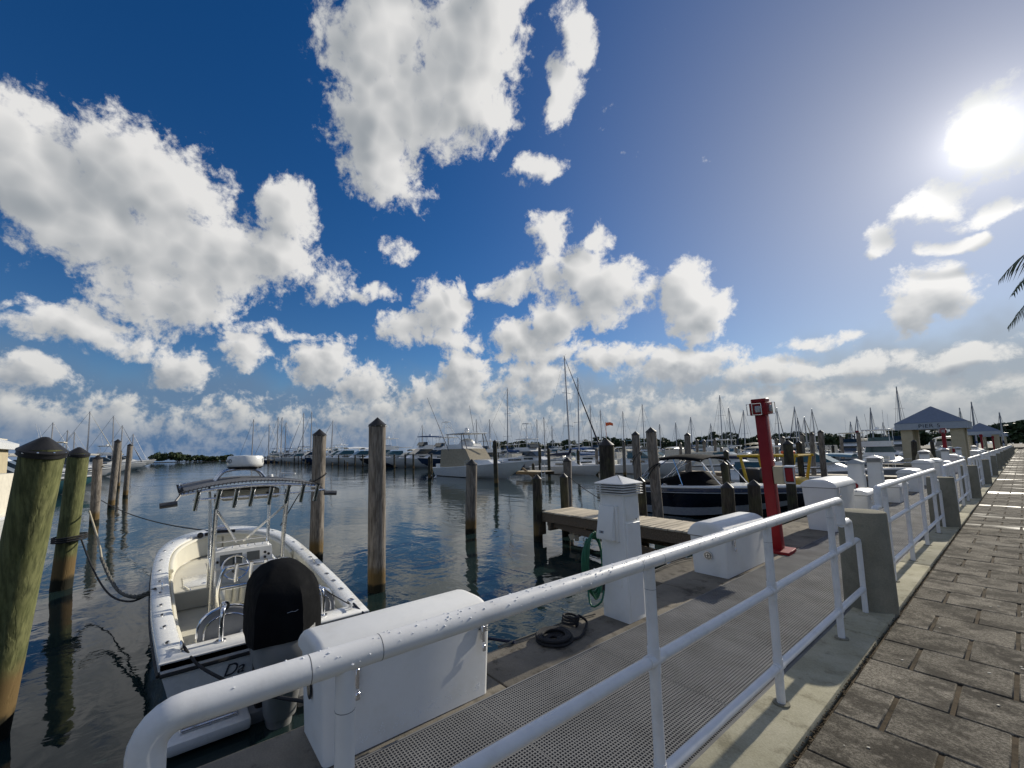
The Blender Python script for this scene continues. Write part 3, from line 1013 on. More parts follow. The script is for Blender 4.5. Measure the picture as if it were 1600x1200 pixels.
def pedestal(x, y, label, full=True, h=1.16, gable=False):
    t = thing('power_pedestal', label, 'power pedestal', (x, y, 0.0), group='white power pedestals on the dock')
    def sq(hw, z, hy=None):
        hy = hw if hy is None else hy
        r = 0.012
        pts = []
        for sx, sy, a in ((1, 1, 0), (-1, 1, PI / 2), (-1, -1, PI), (1, -1, 1.5 * PI)):
            for i in range(3):
                q = a + PI / 4 * i
                pts.append((sx * (hw - r) + r * math.cos(q), sy * (hy - r) + r * math.sin(q), z))
        return pts
    b = MB()
    b.loft([sq(0.143, 0.0), sq(0.140, 0.3), sq(0.130, h)])
    b.build('housing', 'box_white', t)
    if gable:
        c = MB()
        c.prism([(-0.16, h - 0.01), (0.16, h - 0.01), (0.16, h + 0.03), (0.0, h + 0.10), (-0.16, h + 0.03)], 'y', -0.16, 0.16)
        c.build('cap', 'awning_valance', t)
    else:
        for k in range(4):
            z = h + 0.006 + 0.024 * k
            c = MB()
            c.loft([sq(0.165, z), sq(0.168, z + 0.003), sq(0.150, z + 0.010)])
            c.build('louvre', 'box_white', t)
        c = MB()
        z = h + 0.102
        c.loft([sq(0.168, z), sq(0.168, z + 0.010), sq(0.155, z + 0.016), sq(0.006, z + 0.082)])
        c.build('cap', 'box_white', t)
        c = MB()
        c.loft([sq(0.122, h - 0.02), sq(0.122, h + 0.104)])
        c.build('vent_core', 'steel_dark', t)
    # door seams on the landward face
    d = MB()
    d.rbox(0.128, 0.140, -0.10, 0.11, 0.80 * h, 0.985 * h, 0.004, 1)
    d.build('meter_door', 'box_white', t)
    d = MB()
    d.rbox(0.130, 0.146, -0.112, 0.112, 0.03, 0.775 * h, 0.004, 1)
    dd = d.build('door', 'box_white', t)
    k = MB()
    k.cyl((0.143, 0.04, 0.80 * h), (0.153, 0.04, 0.80 * h), 0.010, seg=10)
    k.build('lock', 'chrome', dd)
    if full:
        m = MB()
        x0, x1 = -0.115, 0.055
        m.prism([(-0.128, 1.055), (-0.170, 1.05), (-0.236, 0.765), (-0.225, 0.742), (-0.128, 0.735)], 'x', x0, x1)
        mo = m.build('outlet_cover', 'box_white', t)
        f = MB()
        f.rbox(x1, x1 + 0.022, -0.165, -0.125, 0.72, 1.06, 0.004, 1)
        f.build('cover_frame', 'box_white', mo)
        s_ = MB()
        s_.cbox((-0.06, -0.223, 0.81), 0.055, 0.006, 0.026, Matrix.Rotation(-0.23, 3, 'X'))
        so = s_.build('sticker', 'awning_valance', mo)
        s_ = MB()
        s_.cbox((-0.056, -0.2265, 0.811), 0.026, 0.003, 0.018, Matrix.Rotation(-0.23, 3, 'X'))
        s_.build('sticker_panel', 'steel_dark', so)
        p = MB()
        p.rbox(0.02, 0.085, -0.148, -0.136, 0.31, 0.42, 0.003, 1)
        p.build('cover_plate', 'box_white', t)
        v = MB()
        v.cyl((-0.075, -0.135, 0.42), (-0.075, -0.19, 0.42), 0.012, seg=8)
        v.cyl((-0.075, -0.19, 0.40), (-0.075, -0.19, 0.45), 0.022, seg=10)
        v.cyl((-0.075, -0.195, 0.41), (-0.082, -0.20, 0.26), 0.013, 0.011, seg=8)
        v.build('hose_tap', 'black_plastic', t)
    return t

pedestal(-2.475, 3.565, 'white louvred power pedestal with pyramid cap and green hose, in front of finger pier')
p2_ = pedestal(-2.50, 13.15, 'white gable-topped pedestal with red coil hung on its side', False, 1.15, True)
c_ = MB()
for k in range(4):
    c_.tube([(-0.02 + (0.055 - 0.008 * k) * math.cos(a * PI / 8), -0.155 - 0.012 * k, 0.62 + (0.06 - 0.008 * k) * math.sin(a * PI / 8)) for a in range(17)], 0.010, 6)
tag(c_.build('cable_coil', 'red_paint', None, p2_.location), 'small red cable coil hung on gable-topped white pedestal', 'cable coil')
pedestal(-2.42, 14.7, 'white louvred pedestal just behind the gable-topped one', False, 1.13)
for k, (y, h) in enumerate(((24.4, 1.15), (31.6, 1.15), (38.4, 1.15), (51.5, 1.15))):
    pedestal(-2.5, y, 'distant white louvred pedestal along the dock, %s beyond the paired ones' % ORD[k], False, h)

def red_post(x, y, label, detail=True, top=2.34):
    t = thing('lamp_post', label, 'lamp post', (x, y, 0.0), group='red fire-point lamp posts')
    b = MB()
    b.rbox(-0.072, 0.072, -0.072, 0.072, 0.04, top - 0.22, 0.012, 2)
    b.build('post', 'red_paint', t)
    b = MB()
    b.rbox(-0.16, 0.19, -0.17, 0.15, 0.0, 0.055, 0.008, 1)
    b.build('base_plate', 'red_paint', t)
    h = MB()
    h.rbox(-0.118, 0.118, -0.118, 0.118, top - 0.25, top - 0.06, 0.015, 2)
    h.rbox(-0.095, 0.095, -0.095, 0.095, top - 0.06, top, 0.010, 1)
    head = h.build('lamp_head', 'red_paint', t)
    if detail:
        for sx, sy in ((1, 0), (-1, 0), (0, 1), (0, -1)):
            c = Vector((sx * 0.125, sy * 0.125, top - 0.155))
            l = MB()
            l.rbox(c.x - 0.036 if sy else c.x - 0.02, c.x + 0.036 if sy else c.x + 0.02, c.y - 0.036 if sx else c.y - 0.02, c.y + 0.036 if sx else c.y + 0.02, c.z - 0.05, c.z + 0.05, 0.012, 2)
            lens = l.build('lens', 'lamp_lens', head)
            g = MB()
            o = Vector((sx, sy, 0)) * 0.045
            tn = Vector((-sy, sx, 0))
            for u in (-0.06, 0.06):
                g.tube([c + tn * u - o * .8 + Vector((0, 0, 0.085)), c + tn * u + o + Vector((0, 0, 0.085)), c + tn * u + o - Vector((0, 0, 0.085)), c + tn * u - o * .8 - Vector((0, 0, 0.085))], 0.006, 6)
            for z in (-0.085, 0.085):
                g.tube([c + tn * -0.06 + o + Vector((0, 0, z)), c + tn * 0.06 + o + Vector((0, 0, z))], 0.006, 6)
            g.build('cage', 'chrome', head)
        # cabinet for the extinguisher on the far landward corner
        k = MB()
        k.rbox(0.087, 0.215, -0.10, 0.02, 1.05, 1.31, 0.010, 1)
        cab = k.build('cabinet', 'stucco_cream', t)
        k = MB()
        k.rbox(0.217, 0.33, -0.08, 0.03, 1.09, 1.29, 0.02, 2)
        k.build('hose_reel', 'red_paint', cab)
        k = MB()
        k.rbox(0.217, 0.235, -0.092, -0.082, 1.06, 1.31, 0.004, 1)
        k.rbox(0.235, 0.35, -0.092, -0.082, 1.06, 1.082, 0.004, 1)
        k.rbox(0.215, 0.35, -0.09, 0.04, 1.295, 1.315, 0.004, 1)
        k.tube([(0.345, -0.09, 1.08), (0.345, -0.09, 1.3)], 0.008, 6)
        k.build('cover', 'lamp_lens', cab)
    return t
rp_ = red_post(-2.40, 7.42, 'tall red post with caged lamps, beige box and red hose reel, past the dock box')
rp_.rotation_euler = (0.10, 0.0, 0.0)
red_post(-2.5, 32.0, 'red lamp post standing in front of the pier pavilion sign')
red_post(-2.5, 63.0, 'red lamp post in front of the second, farther pavilion', False)
red_post(-2.5, 88.0, 'farthest red lamp post, by the third pavilion', False)
red_post(-9.5, 52.0, 'red lamp post standing out on the pier among masts', False, 2.9)

# ------------------------------------------------------------------ finger pier
def finger_pier(x_root, x_end, y0, y1, z, label, detail=True, piles=True):
    t = thing('finger_pier', label, 'pier', (x_root, y0, 0.0), group='timber finger piers')
    L, W = x_root - x_end, y1 - y0
    n = int(L / 0.145)
    me = MB()
    me.rbox(0.009, 0.136, -0.03, W + 0.03, z - 0.038, z, 0.004, 1)
    m = me.mesh('plank')
    m.materials.append(MATS['deck_plank'])
    rr = random.Random(int(L * 100))
    if detail:
        for k in range(n):
            o = put('plank', m, t, (-(k + 1) * 0.145, rr.uniform(-0.012, 0.012), rr.uniform(-0.003, 0.003)))
            o.rotation_euler = (0, 0, rr.uniform(-0.006, 0.006))
    else:
        d = MB()
        for k in range(n):
            d.box(-(k + 1) * 0.145 + .005, -k * 0.145 - .004, 0, W, z - 0.04, z)
        d.build('deck', 'deck_plank', t, smooth=0)
    for y in (0.0, W - 0.05):
        b = MB()
        b.rbox(-L, 0, y, y + 0.05, z - 0.27, z - 0.042, 0.006, 1)
        b.build('joist', 'timber_dark', t)
    b = MB()
    b.rbox(-L + 0.02, -L + 0.07, 0.055, W - 0.055, z - 0.27, z - 0.042, 0.006, 1)
    b.build('end_beam', 'timber_dark', t)
    if detail:
        for xx in (-L + 0.3, -L * 0.5, -0.5):
            b = MB()
            b.rbox(xx, xx + 0.09, -0.06, W + 0.06, z - 0.46, z - 0.275, 0.006, 1)
            b.build('cross_beam', 'timber_dark', t)
        # lower walers and diagonal brace towards the water
        b = MB()
        b.cbox((-L * 0.52, 0.10, z - 0.48), L * 0.9, 0.05, 0.17, Matrix.Rotation(0.09, 3, 'Y'))
        b.build('waler', 'timber_dark', t)
        b = MB()
        b.cbox((-L * 0.52, W - 0.12, z - 0.50), L * 0.9, 0.05, 0.17)
        b.build('waler', 'timber_dark', t)
        for xx, a in ((-L + 0.75, 0.75), (-L + 1.15, -0.75)):
            b = MB()
            b.cbox((xx, W * 0.45, z - 0.42), 0.10, 1.0, 0.12, Matrix.Rotation(a, 3, 'Z') @ Matrix.Rotation(0.35, 3, 'X'))
            b.build('brace', 'deck_plank', t)
        b = MB()
        b.rbox(-L - 0.02, -L + 0.03, -0.10, 0.16, z - 0.62, z + 0.02, 0.008, 1)
        b.build('fender_board', 'timber_dark', t)
    return t
finger_pier(-3.13, -7.98, 7.97, 9.08, 0.0, 'short pale-planked finger pier between dark piles and the navy boat')
finger_pier(-3.13, -14.5, 28.0, 29.2, 0.0, 'longer finger pier in front of the silver cruiser beyond the navy boat', False)
finger_pier(-3.13, -14.5, 38.4, 39.5, 0.0, 'far finger pier beside the pavilion and teal bimini', False)

# ------------------------------------------------------------------ mooring piles
PILES = [
  (-5.65, -1.17, -5.12, -0.87, 1.69, 0.287, 'g', 'P1') ,
  (-11.16, -1.52, -10.73, -1.36, 1.72, 0.299, 'g', 'P2') ,
  (-21.68, -2.18, -21.38, -2.17, 1.65, 0.285, 'w', 'P3') ,
  (-27.81, -2.22, -27.3, -2.08, 2.48, 0.276, 'w', 'P4') ,
  (-35.05, -2.15, -34.57, -2.04, 2.47, 0.273, 'w', 'P5') ,
  (-47.41, -3.41, -47.02, -3.38, 2.29, 0.247, 'w', 'P5b') ,
  (-7.14, 3.01, -6.87, 2.9, 2.11, 0.295, 'w', 'P590') ,
  (-10.27, 2.83, -9.97, 2.78, 2.08, 0.293, 'w', 'P495') ,
  (-10.23, 7.27, -10.03, 7.2, 1.25, 0.325, 'w', 'P736') ,
  (-8.1, 7.96, -7.97, 7.86, 0.86, 0.238, 'd', 'P840') ,
  (-8.05, 9.02, -7.95, 8.89, 0.85, 0.231, 'd', 'P882') ,
  (-9.5, 10.79, -9.35, 10.66, 1.25, 0.274, 'w', 'P886') ,
  (-5.7, 7.81, -5.55, 7.62, 1.7, 0.316, 'd', 'P947') ,
  (-8.36, 13.2, -8.2, 12.96, 2.1, 0.262, 'w', 'P993') ,
  (-6.49, 11.18, -6.38, 10.86, 2.08, 0.278, 'w', 'P1017') ,
  (-5.83, 9.32, -5.75, 9.17, 0.81, 0.233, 'd', 'P1000') ,
  (-9.39, 18.86, -9.2, 18.65, 2.17, 0.259, 'w', 'P1074') ,
  (-4.03, 9.76, -3.96, 9.61, 0.73, 0.249, 'd', 'P1136') ,
  (-3.67, 10.23, -3.61, 10.07, 0.77, 0.242, 'd', 'P1178') ,
  (-9.4, 23.03, -9.33, 22.79, 1.35, 0.241, 'd', 'P1134') ,
  (-6.22, 15.23, -6.21, 14.96, 1.01, 0.224, 'd', 'P1131') ,
  (-4.15, 14.19, -4.05, 13.93, 1.66, 0.233, 'd', 'P1231') ,
  (-6.04, 22.19, -5.97, 21.9, 1.71, 0.222, 'd', 'P1248') ,
  (-5.46, 22.96, -5.35, 22.64, 2.17, 0.216, 'w', 'P1282') ,
  (-8.6, 28.75, -8.51, 28.41, 2.07, 0.226, 'w', 'P1222') ,
  (-11.06, 35.43, -10.91, 35.19, 2.06, 0.228, 'w', 'P1213') ,
  (-8.48, 31.74, -8.36, 31.42, 2.28, 0.221, 'w', 'P1253') ,
  (-7.14, 28.19, -6.99, 27.91, 2.22, 0.218, 'w', 'P1268') ,
  (-8.14, 39.27, -8.04, 38.93, 2.15, 0.211, 'w', 'P1314') ,
  (-6.33, 34.57, -6.22, 34.22, 2.29, 0.206, 'w', 'P1341') ,
  (-3.29, 28.48, -3.18, 28.25, 1.68, 0.2, 'd', 'P1428') ,
  (-3.5, 38.28, -3.49, 37.91, 1.68, 0.189, 'd', 'P1456') ,
  (-23.28, 18.86, -23.08, 18.64, 2.32, 0.3, 'd', 'P773') ,
  (-32.88, 18.85, -32.7, 18.77, 1.18, 0.288, 'd', 'P671') ,
  (-25.37, 33.19, -25.2, 33.03, 1.63, 0.27, 'w', 'P932') ,
  (-21.38, 31.82, -21.2, 31.58, 2.25, 0.265, 'w', 'P974') ,
  (-29.09, 29.18, -28.91, 29.0, 1.87, 0.287, 'd', 'm0') ,
  (-28.56, 29.88, -28.39, 29.7, 1.73, 0.286, 'd', 'm1') ,
  (-26.8, 32.18, -26.64, 32.02, 1.54, 0.282, 'd', 'm2') ,
  (-29.5, 28.63, -29.43, 28.56, 0.31, 0.288, 'd', 'm3') ,
  (-19.97, 38.83, -19.78, 38.64, 2.02, 0.252, 'w', 'r0') ,
  (-19.01, 40.1, -18.8, 39.89, 2.29, 0.248, 'w', 'r1') ,
  (-18.6, 40.63, -18.4, 40.43, 2.21, 0.246, 'w', 'r2') ,
  (-17.97, 41.46, -17.76, 41.24, 2.31, 0.244, 'w', 'r3') ,
  (-17.62, 41.92, -17.46, 41.76, 1.51, 0.242, 'w', 'r4') ,
  (-16.77, 43.03, -16.62, 42.88, 1.48, 0.238, 'w', 'r5') ,
]

def mooring_pile(bx, by, tx, ty, tz, dia, mat, label, seed, group='mooring piles'):
    rr = random.Random(seed)
    t = thing('mooring_pile', label, 'pile', (bx, by, WATER_Z), group=group)
    top = Vector((tx - bx, ty - by, tz - WATER_Z))
    down = top * (-1.6 / top.z)
    r = dia / 2
    nseg = 22
    near = dia > 0.2 and math.hypot(bx, by) < 14
    seg = 28 if near else 14
    b = MB()
    rings = []
    ph = [rr.uniform(0, 6.28) for _ in range(4)]
    for i in range(nseg + 1):
        u = i / nseg
        c = down.lerp(top, u)
        k = 1.06 - 0.06 * u
        ring = []
        for j in range(seg):
            a = 2 * PI * j / seg
            q = r * k * (1 + 0.018 * math.sin(3 * a + ph[0] + u * 2) + 0.014 * math.sin(5 * a + ph[1]) + 0.012 * math.sin(9 * u + ph[2]) + 0.006 * rr.uniform(-1, 1))
            ring.append(c + Vector((q * math.cos(a), q * math.sin(a), 0)))
        rings.append(ring)
    b.loft(rings)
    b.build('shaft', {'g': 'pile_green', 'w': 'pile_grey', 'd': 'pile_dark'}[mat], t, smooth=60)
    c = MB()
    ax = top.normalized()
    if mat == 'd' and tz < 1.2:
        prof = [(1.00, -0.02), (1.02, 0.0), (1.02, 0.03), (0.05, 0.98)]
        hgt = r
    elif mat != 'g':
        prof = [(1.02, -0.14), (1.06, -0.12), (1.06, 0.03), (0.50, 0.50), (0.03, 0.92)]
        hgt = r
    else:
        prof = [(1.05, -0.32), (1.09, -0.30), (1.09, -0.06), (1.13, -0.05), (1.13, 0.02), (1.06, 0.07), (0.35, 0.66), (0.16, 0.80), (0.03, 0.83)]
        hgt = r
    c.loft([c.ring(top + ax * (h_ * hgt), ax, k * r, 24) for k, h_ in prof])
    cp = c.build('cap', 'black_plastic', t, smooth=35)
    if near and mat != 'd':
        s_ = MB()
        for k in range(10):
            a = 2 * PI * k / 10
            s_.sphere(top + ax * (-0.18 * hgt) + Vector((math.cos(a), math.sin(a), 0)) * r * 1.09, 0.008, 6, 4)
        s_.build('nails', 'chrome', cp)['kind'] = 'stuff'
    return t

ORDS = 'first second third fourth fifth sixth seventh eighth ninth tenth eleventh twelfth thirteenth fourteenth fifteenth sixteenth seventeenth eighteenth nineteenth twentieth'.split()
ORDS += ['twenty-' + w_ for w_ in ORDS[:9]] + ['thirtieth'] + ['thirty-' + w_ for w_ in ORDS[:9]] + ['fortieth'] + ['forty-' + w_ for w_ in ORDS[:9]]

PILE_LABEL = {
 'P1': 'huge green treated pile leaning at the very edge of the slip, closest to the camera',
 'P2': 'green treated pile with ropes tied round it, just behind the huge leaning one',
 'P3': 'grey pile with a pale line round it, third of the row behind the green ones',
 'P4': 'tall grey pile in the row behind the green piles, its cap against a mast',
 'P5': 'farther tall grey pile ending the row behind the green piles',
 'P5b': 'thin far pile half hidden between the two tall grey piles',
 'P590': 'tall split grey pile with black cone cap beside the white boat\'s stern quarter',
 'P495': 'mottled grey pile rising beyond the white boat\'s canopy with black rope on it',
 'P736': 'shorter grey pile standing alone in open water before the sport-fishing boat',
 'P840': 'dark stubby pile at the outer near corner of the finger pier',
 'P882': 'dark stubby pile at the outer far corner of the finger pier',
 'P886': 'grey capped pile standing just behind the far corner of the finger pier',
 'P947': 'stout mossy dark pile rising behind the louvred pedestal',
 'P993': 'grey capped pile, left one of the tall pair by the navy boat\'s stern',
 'P1017': 'tall grey pile right against the stern of the navy boat',
 'P1000': 'dark stubby pile on the finger pier just behind the louvred pedestal',
 'P1074': 'tall grey pile rising behind the navy boat\'s black bimini',
 'P1136': 'dark stubby pile before the navy hull, behind the dock box',
 'P1178': 'dark stubby pile touching the foot of the tall red post',
 'P1134': 'dark pile seen past the end of the navy boat\'s bimini',
 'P1131': 'low dark pile close beyond the navy boat\'s cockpit cover',
 'P1231': 'stout dark pile with lit cap edge beside the yellow-framed boat',
 'P1248': 'slimmer dark pile right behind the stout dark one',
 'P1282': 'tallest grey pile standing over the silver cruiser\'s windscreen',
 'P1428': 'dark capped pile in front of the pavilion columns',
 'P1456': 'dark pile under the pavilion roof edge',
 'P773': 'tall dark pile standing before the sport-fishing boat\'s hull',
 'P671': 'short dark pile in open water off the sport-fishing boat\'s stern',
}
_m = 0
for i, (bx, by, tx, ty, tz, dia, mat, key) in enumerate(PILES):
    lab = PILE_LABEL.get(key)
    if lab:
        mooring_pile(bx, by, tx, ty, tz, dia, mat, lab, i)
    elif key[0] == 'm':
        mooring_pile(bx, by, tx, ty, tz, dia, mat, 'thin dark pile by the moored sailboat near the ladder dock, %s of four' % ORDS[int(key[1:])], i, 'thin piles by the sailboat')
    elif key[0] == 'r':
        mooring_pile(bx, by, tx, ty, tz, dia, mat, 'thin pale-capped pile beyond the black bimini, %s counting towards the red post' % ORDS[int(key[1:])], i, 'thin piles beyond the bimini')
    else:
        mooring_pile(bx, by, tx, ty, tz, dia, mat, 'distant capped grey pile beyond the yellow-framed boat, %s of the cluster' % ORDS[(_m := _m + 1) - 1], i, 'piles of the far slips')

# ------------------------------------------------------------------ ropes, hoses
def rope(name, pts, r, mat, label, cat='rope', seg=8):
    b = MB()
    b.tube(pts, r, seg)
    o = b.build(name, mat, smooth=80)
    return tag(o, label, cat)

def smooth_path(pts, n=8):
    pts = [Vector(p) for p in pts]
    out = []
    for i in range(len(pts) - 1):
        p0 = pts[max(i - 1, 0)]; p1 = pts[i]; p2 = pts[i + 1]; p3 = pts[min(i + 2, len(pts) - 1)]
        for k in range(n):
            t = k / n
            out.append(0.5 * ((2 * p1) + (p2 - p0) * t + (2 * p0 - 5 * p1 + 4 * p2 - p3) * t * t + (3 * p1 - p0 - 3 * p2 + p3) * t ** 3))
    out.append(pts[-1])
    return out

def ropes():
    # green hose hung in loops on the water side of the pedestal
    rr = random.Random(8)
    b = MB()
    pts = []
    for k in range(6):
        for a in range(16):
            q = 2 * PI * a / 16
            pts.append((-2.725 - 0.02 * math.sin(q) * 0 + rr.uniform(-0.006, 0.006) - 0.012 * k * 0.6, 3.47 + (0.105 + 0.012 * k) * math.sin(q) + rr.uniform(-0.004, 0.004), 0.44 + (0.33 - 0.013 * k) * math.cos(q)))
    pts += [(-2.74, 3.36, 0.25), (-2.66, 3.30, 0.10), (-2.56, 3.32, 0.16), (-2.555, 3.365, 0.26)]
    b.tube(smooth_path(pts, 3), 0.0095, 8)
    tag(b.build('garden_hose', 'hose_green', smooth=80), 'green garden hose hanging in loops on the louvred pedestal', 'hose')
    # flat coil of black line on the dock, its tail led to the pedestal
    b = MB()
    pts = []
    for k in range(110):
        q = k * 0.36
        r = 0.035 + 0.0175 * q / (2 * PI)
        pts.append((-2.555 + r * math.cos(q), 2.66 + r * 1.15 * math.sin(q), 0.016 + 0.003 * math.sin(k)))
    for k in range(60):
        q = 110 * 0.36 + k * 0.36
        r = 0.14 - 0.014 * k * 0.36 / (2 * PI)
        pts.append((-2.555 + r * math.cos(q), 2.66 + r * 1.15 * math.sin(q), 0.045))
    b.tube(pts, 0.0125, 7)
    tag(b.build('rope_coil', 'rope_black', smooth=80), 'flat spiral coil of black rope lying on the concrete dock', 'rope')
    b = MB()
    pts = []
    for k in range(40):
        q = k * 0.5
        pts.append((-2.66 + 0.075 * math.cos(q) + 0.002 * k * .3, 2.98 + 0.06 * math.sin(q), 0.02 + 0.0022 * k))
    pts += [(-2.58, 3.12, 0.03), (-2.50, 3.0, 0.018), (-2.43, 2.85, 0.016), (-2.45, 2.72, 0.016)]
    b.tube(smooth_path(pts, 3), 0.011, 7)
    tag(b.build('rope_heap', 'rope_black', smooth=80), 'bunched black cord heaped between the rope coil and the pedestal', 'cord')
    rope('dock_line', smooth_path([(-2.74, 2.2, 0.015), (-2.70, 2.6, 0.03), (-2.71, 3.0, 0.02), (-2.66, 3.35, 0.015)]), 0.008, 'rope_grey', 'thin grey line lying along the dock edge near the coil')
    rope('dock_line', smooth_path([(-3.02, 4.9, 0.02), (-3.05, 5.3, 0.03), (-3.06, 5.8, 0.03), (-2.95, 6.4, 0.02)]), 0.009, 'rope_grey', 'grey line along the dock edge beside the badge dock box')
    # mooring lines of the white boat
    rope('mooring_line', sag((-21.5, -2.0, 0.05), (-10.2, 0.75, 0.10), 0.18), 0.014, 'rope_black', 'long taut black line from the far piles to the white boat\'s bow')
    rope('mooring_line', smooth_path([(-10.95, -1.18, 0.62), (-10.0, -0.93, 0.16), (-9.45, -0.83, -0.03)]), 0.016, 'rope_pale', 'pale straight rope tied from the roped green pile down to the dark braid')
    bp = MB()
    path = smooth_path([(-9.45, -0.83, -0.03), (-8.9, -0.68, -0.22), (-8.2, -0.5, -0.33), (-7.5, -0.28, -0.27), (-7.0, -0.07, -0.10)], 14)
    for s_ in range(3):
        q = []
        for i, p in enumerate(path):
            a = i * 0.7 + s_ * 2 * PI / 3
            q.append(p + Vector((0.010 * math.cos(a), 0.014 * math.cos(a + .7), 0.016 * math.sin(a))))
        bp.tube(q, 0.017, 6)
    tag(bp.build('mooring_line', 'rope_grey', smooth=80), 'thick braided dark rope sagging over the water to the boat\'s side cleat', 'rope')
    rope('mooring_line', smooth_path([(-11.05, -1.28, 0.10), (-10.2, -1.0, -0.33), (-9.0, -0.68, -0.52), (-7.9, -0.36, -0.42), (-7.0, -0.08, -0.11)]), 0.014, 'rope_black', 'thin black rope hanging in a curve below the braided one')
    b = MB()
    c = Vector((-10.93, -1.42, 0.12))
    for k in range(3):
        b.tube([c + Vector((0.235 * math.cos(a * PI / 12), 0.235 * math.sin(a * PI / 12), 0.035 * k + 0.02 * math.sin(a * PI / 12))) for a in range(25)], 0.016, 6)
    tag(b.build('rope_wrap', 'rope_black', smooth=80), 'black rope turns wrapped round the green pile above the water', 'rope')
    rope('mooring_line', smooth_path([(-4.98, 0.16, -0.13), (-4.5, 0.30, -0.22), (-3.6, 0.62, -0.16), (-2.72, 0.95, 0.03)]), 0.013, 'rope_black', 'black stern line from the white boat\'s corner cleat towards the dock')
    rope('mooring_line', smooth_path([(-4.95, 1.80, -0.15), (-4.55, 1.86, -0.20), (-3.7, 2.1, -0.12), (-2.70, 2.35, 0.02)]), 0.013, 'canvas_navy', 'dark blue stern line from the white boat\'s other corner cleat')
    rope('mooring_line', smooth_path([(-10.05, 2.63, 1.05), (-10.25, 2.45, 0.75), (-9.9, 1.98, 0.10)]), 0.011, 'rope_black', 'black bow line from the mottled pile down to the white boat')
    b = MB()
    c = Vector((-10.07, 2.80, 1.08))
    b.tube([c + Vector((0.175 * math.cos(a * PI / 12), 0.175 * math.sin(a * PI / 12), 0.10 * math.sin(a * PI / 12))) for a in range(25)], 0.012, 6)
    tag(b.build('rope_wrap', 'rope_black', smooth=80), 'black rope turn slanting round the mottled grey pile', 'rope')
    for nm, c, r in (('tall pile against the navy boat', (-6.42, 10.98, 1.05), 0.165), ('left pile of the tall pair', (-8.25, 13.05, 1.35), 0.155)):
        b = MB()
        for k in range(2):
            b.tube([Vector(c) + Vector((r * math.cos(a * PI / 12), r * math.sin(a * PI / 12), 0.22 * math.cos(a * PI / 12) * (1 if k else .6) - 0.1 * k)) for a in range(25)], 0.012, 6)
        tag(b.build('rope_wrap', 'rope_black', smooth=80), 'black rope slung round the ' + nm, 'rope')
    rope('mooring_line', sag((-9.3, 10.6, 0.75), (-3.1, 8.9, 0.05), 0.55), 0.010, 'rope_black', 'slack black line behind the pedestal from the pier\'s outer pile')
    rope('mooring_line', sag((-21.35, -1.98, 1.35), (-24.5, -3.6, 0.75), 0.0), 0.02, 'rope_pale', 'pale rope slanting down across the third grey pile')
ropes()

# ------------------------------------------------------------------ boat kit
def lerp_tab(tab, x):
    for (x0, y0), (x1, y1) in zip(tab[:-1], tab[1:]):
        if x <= x1:
            t = (x - x0) / (x1 - x0) if x1 > x0 else 0
            t = max(0.0, min(1.0, t))
            return y0 + (y1 - y0) * t
    return tab[-1][1]

def catmull(tab, n):
    return [(p.x, p.y) for p in smooth_path([(a, b, 0) for a, b in tab], n)]

def hull_shell(stations, keel=-0.35):
    """stations: (x, half beam, sheer z, chine half beam, chine z, keel z); open shell and transom"""
    b = MB()
    rings = []
    for (x, hb, zs, hc, zc, zk) in stations:
        prt = [(x, hb, zs), (x, hb * .985 + hc * .015, zs - .06), (x, hb * .6 + hc * .4, zs * .55 + zc * .45), (x, hc, zc), (x, hc * .94, zc - .02), (x, hc * .5, zk * .5 + zc * .45)]
        ring = prt + [(x, 0, zk)] + [(p[0], -p[1], p[2]) for p in reversed(prt)]
        rings.append(ring)
    b.loft(rings, closed=False)
    n = len(rings[0])
    b.f.append(tuple(range(n)))
    return b

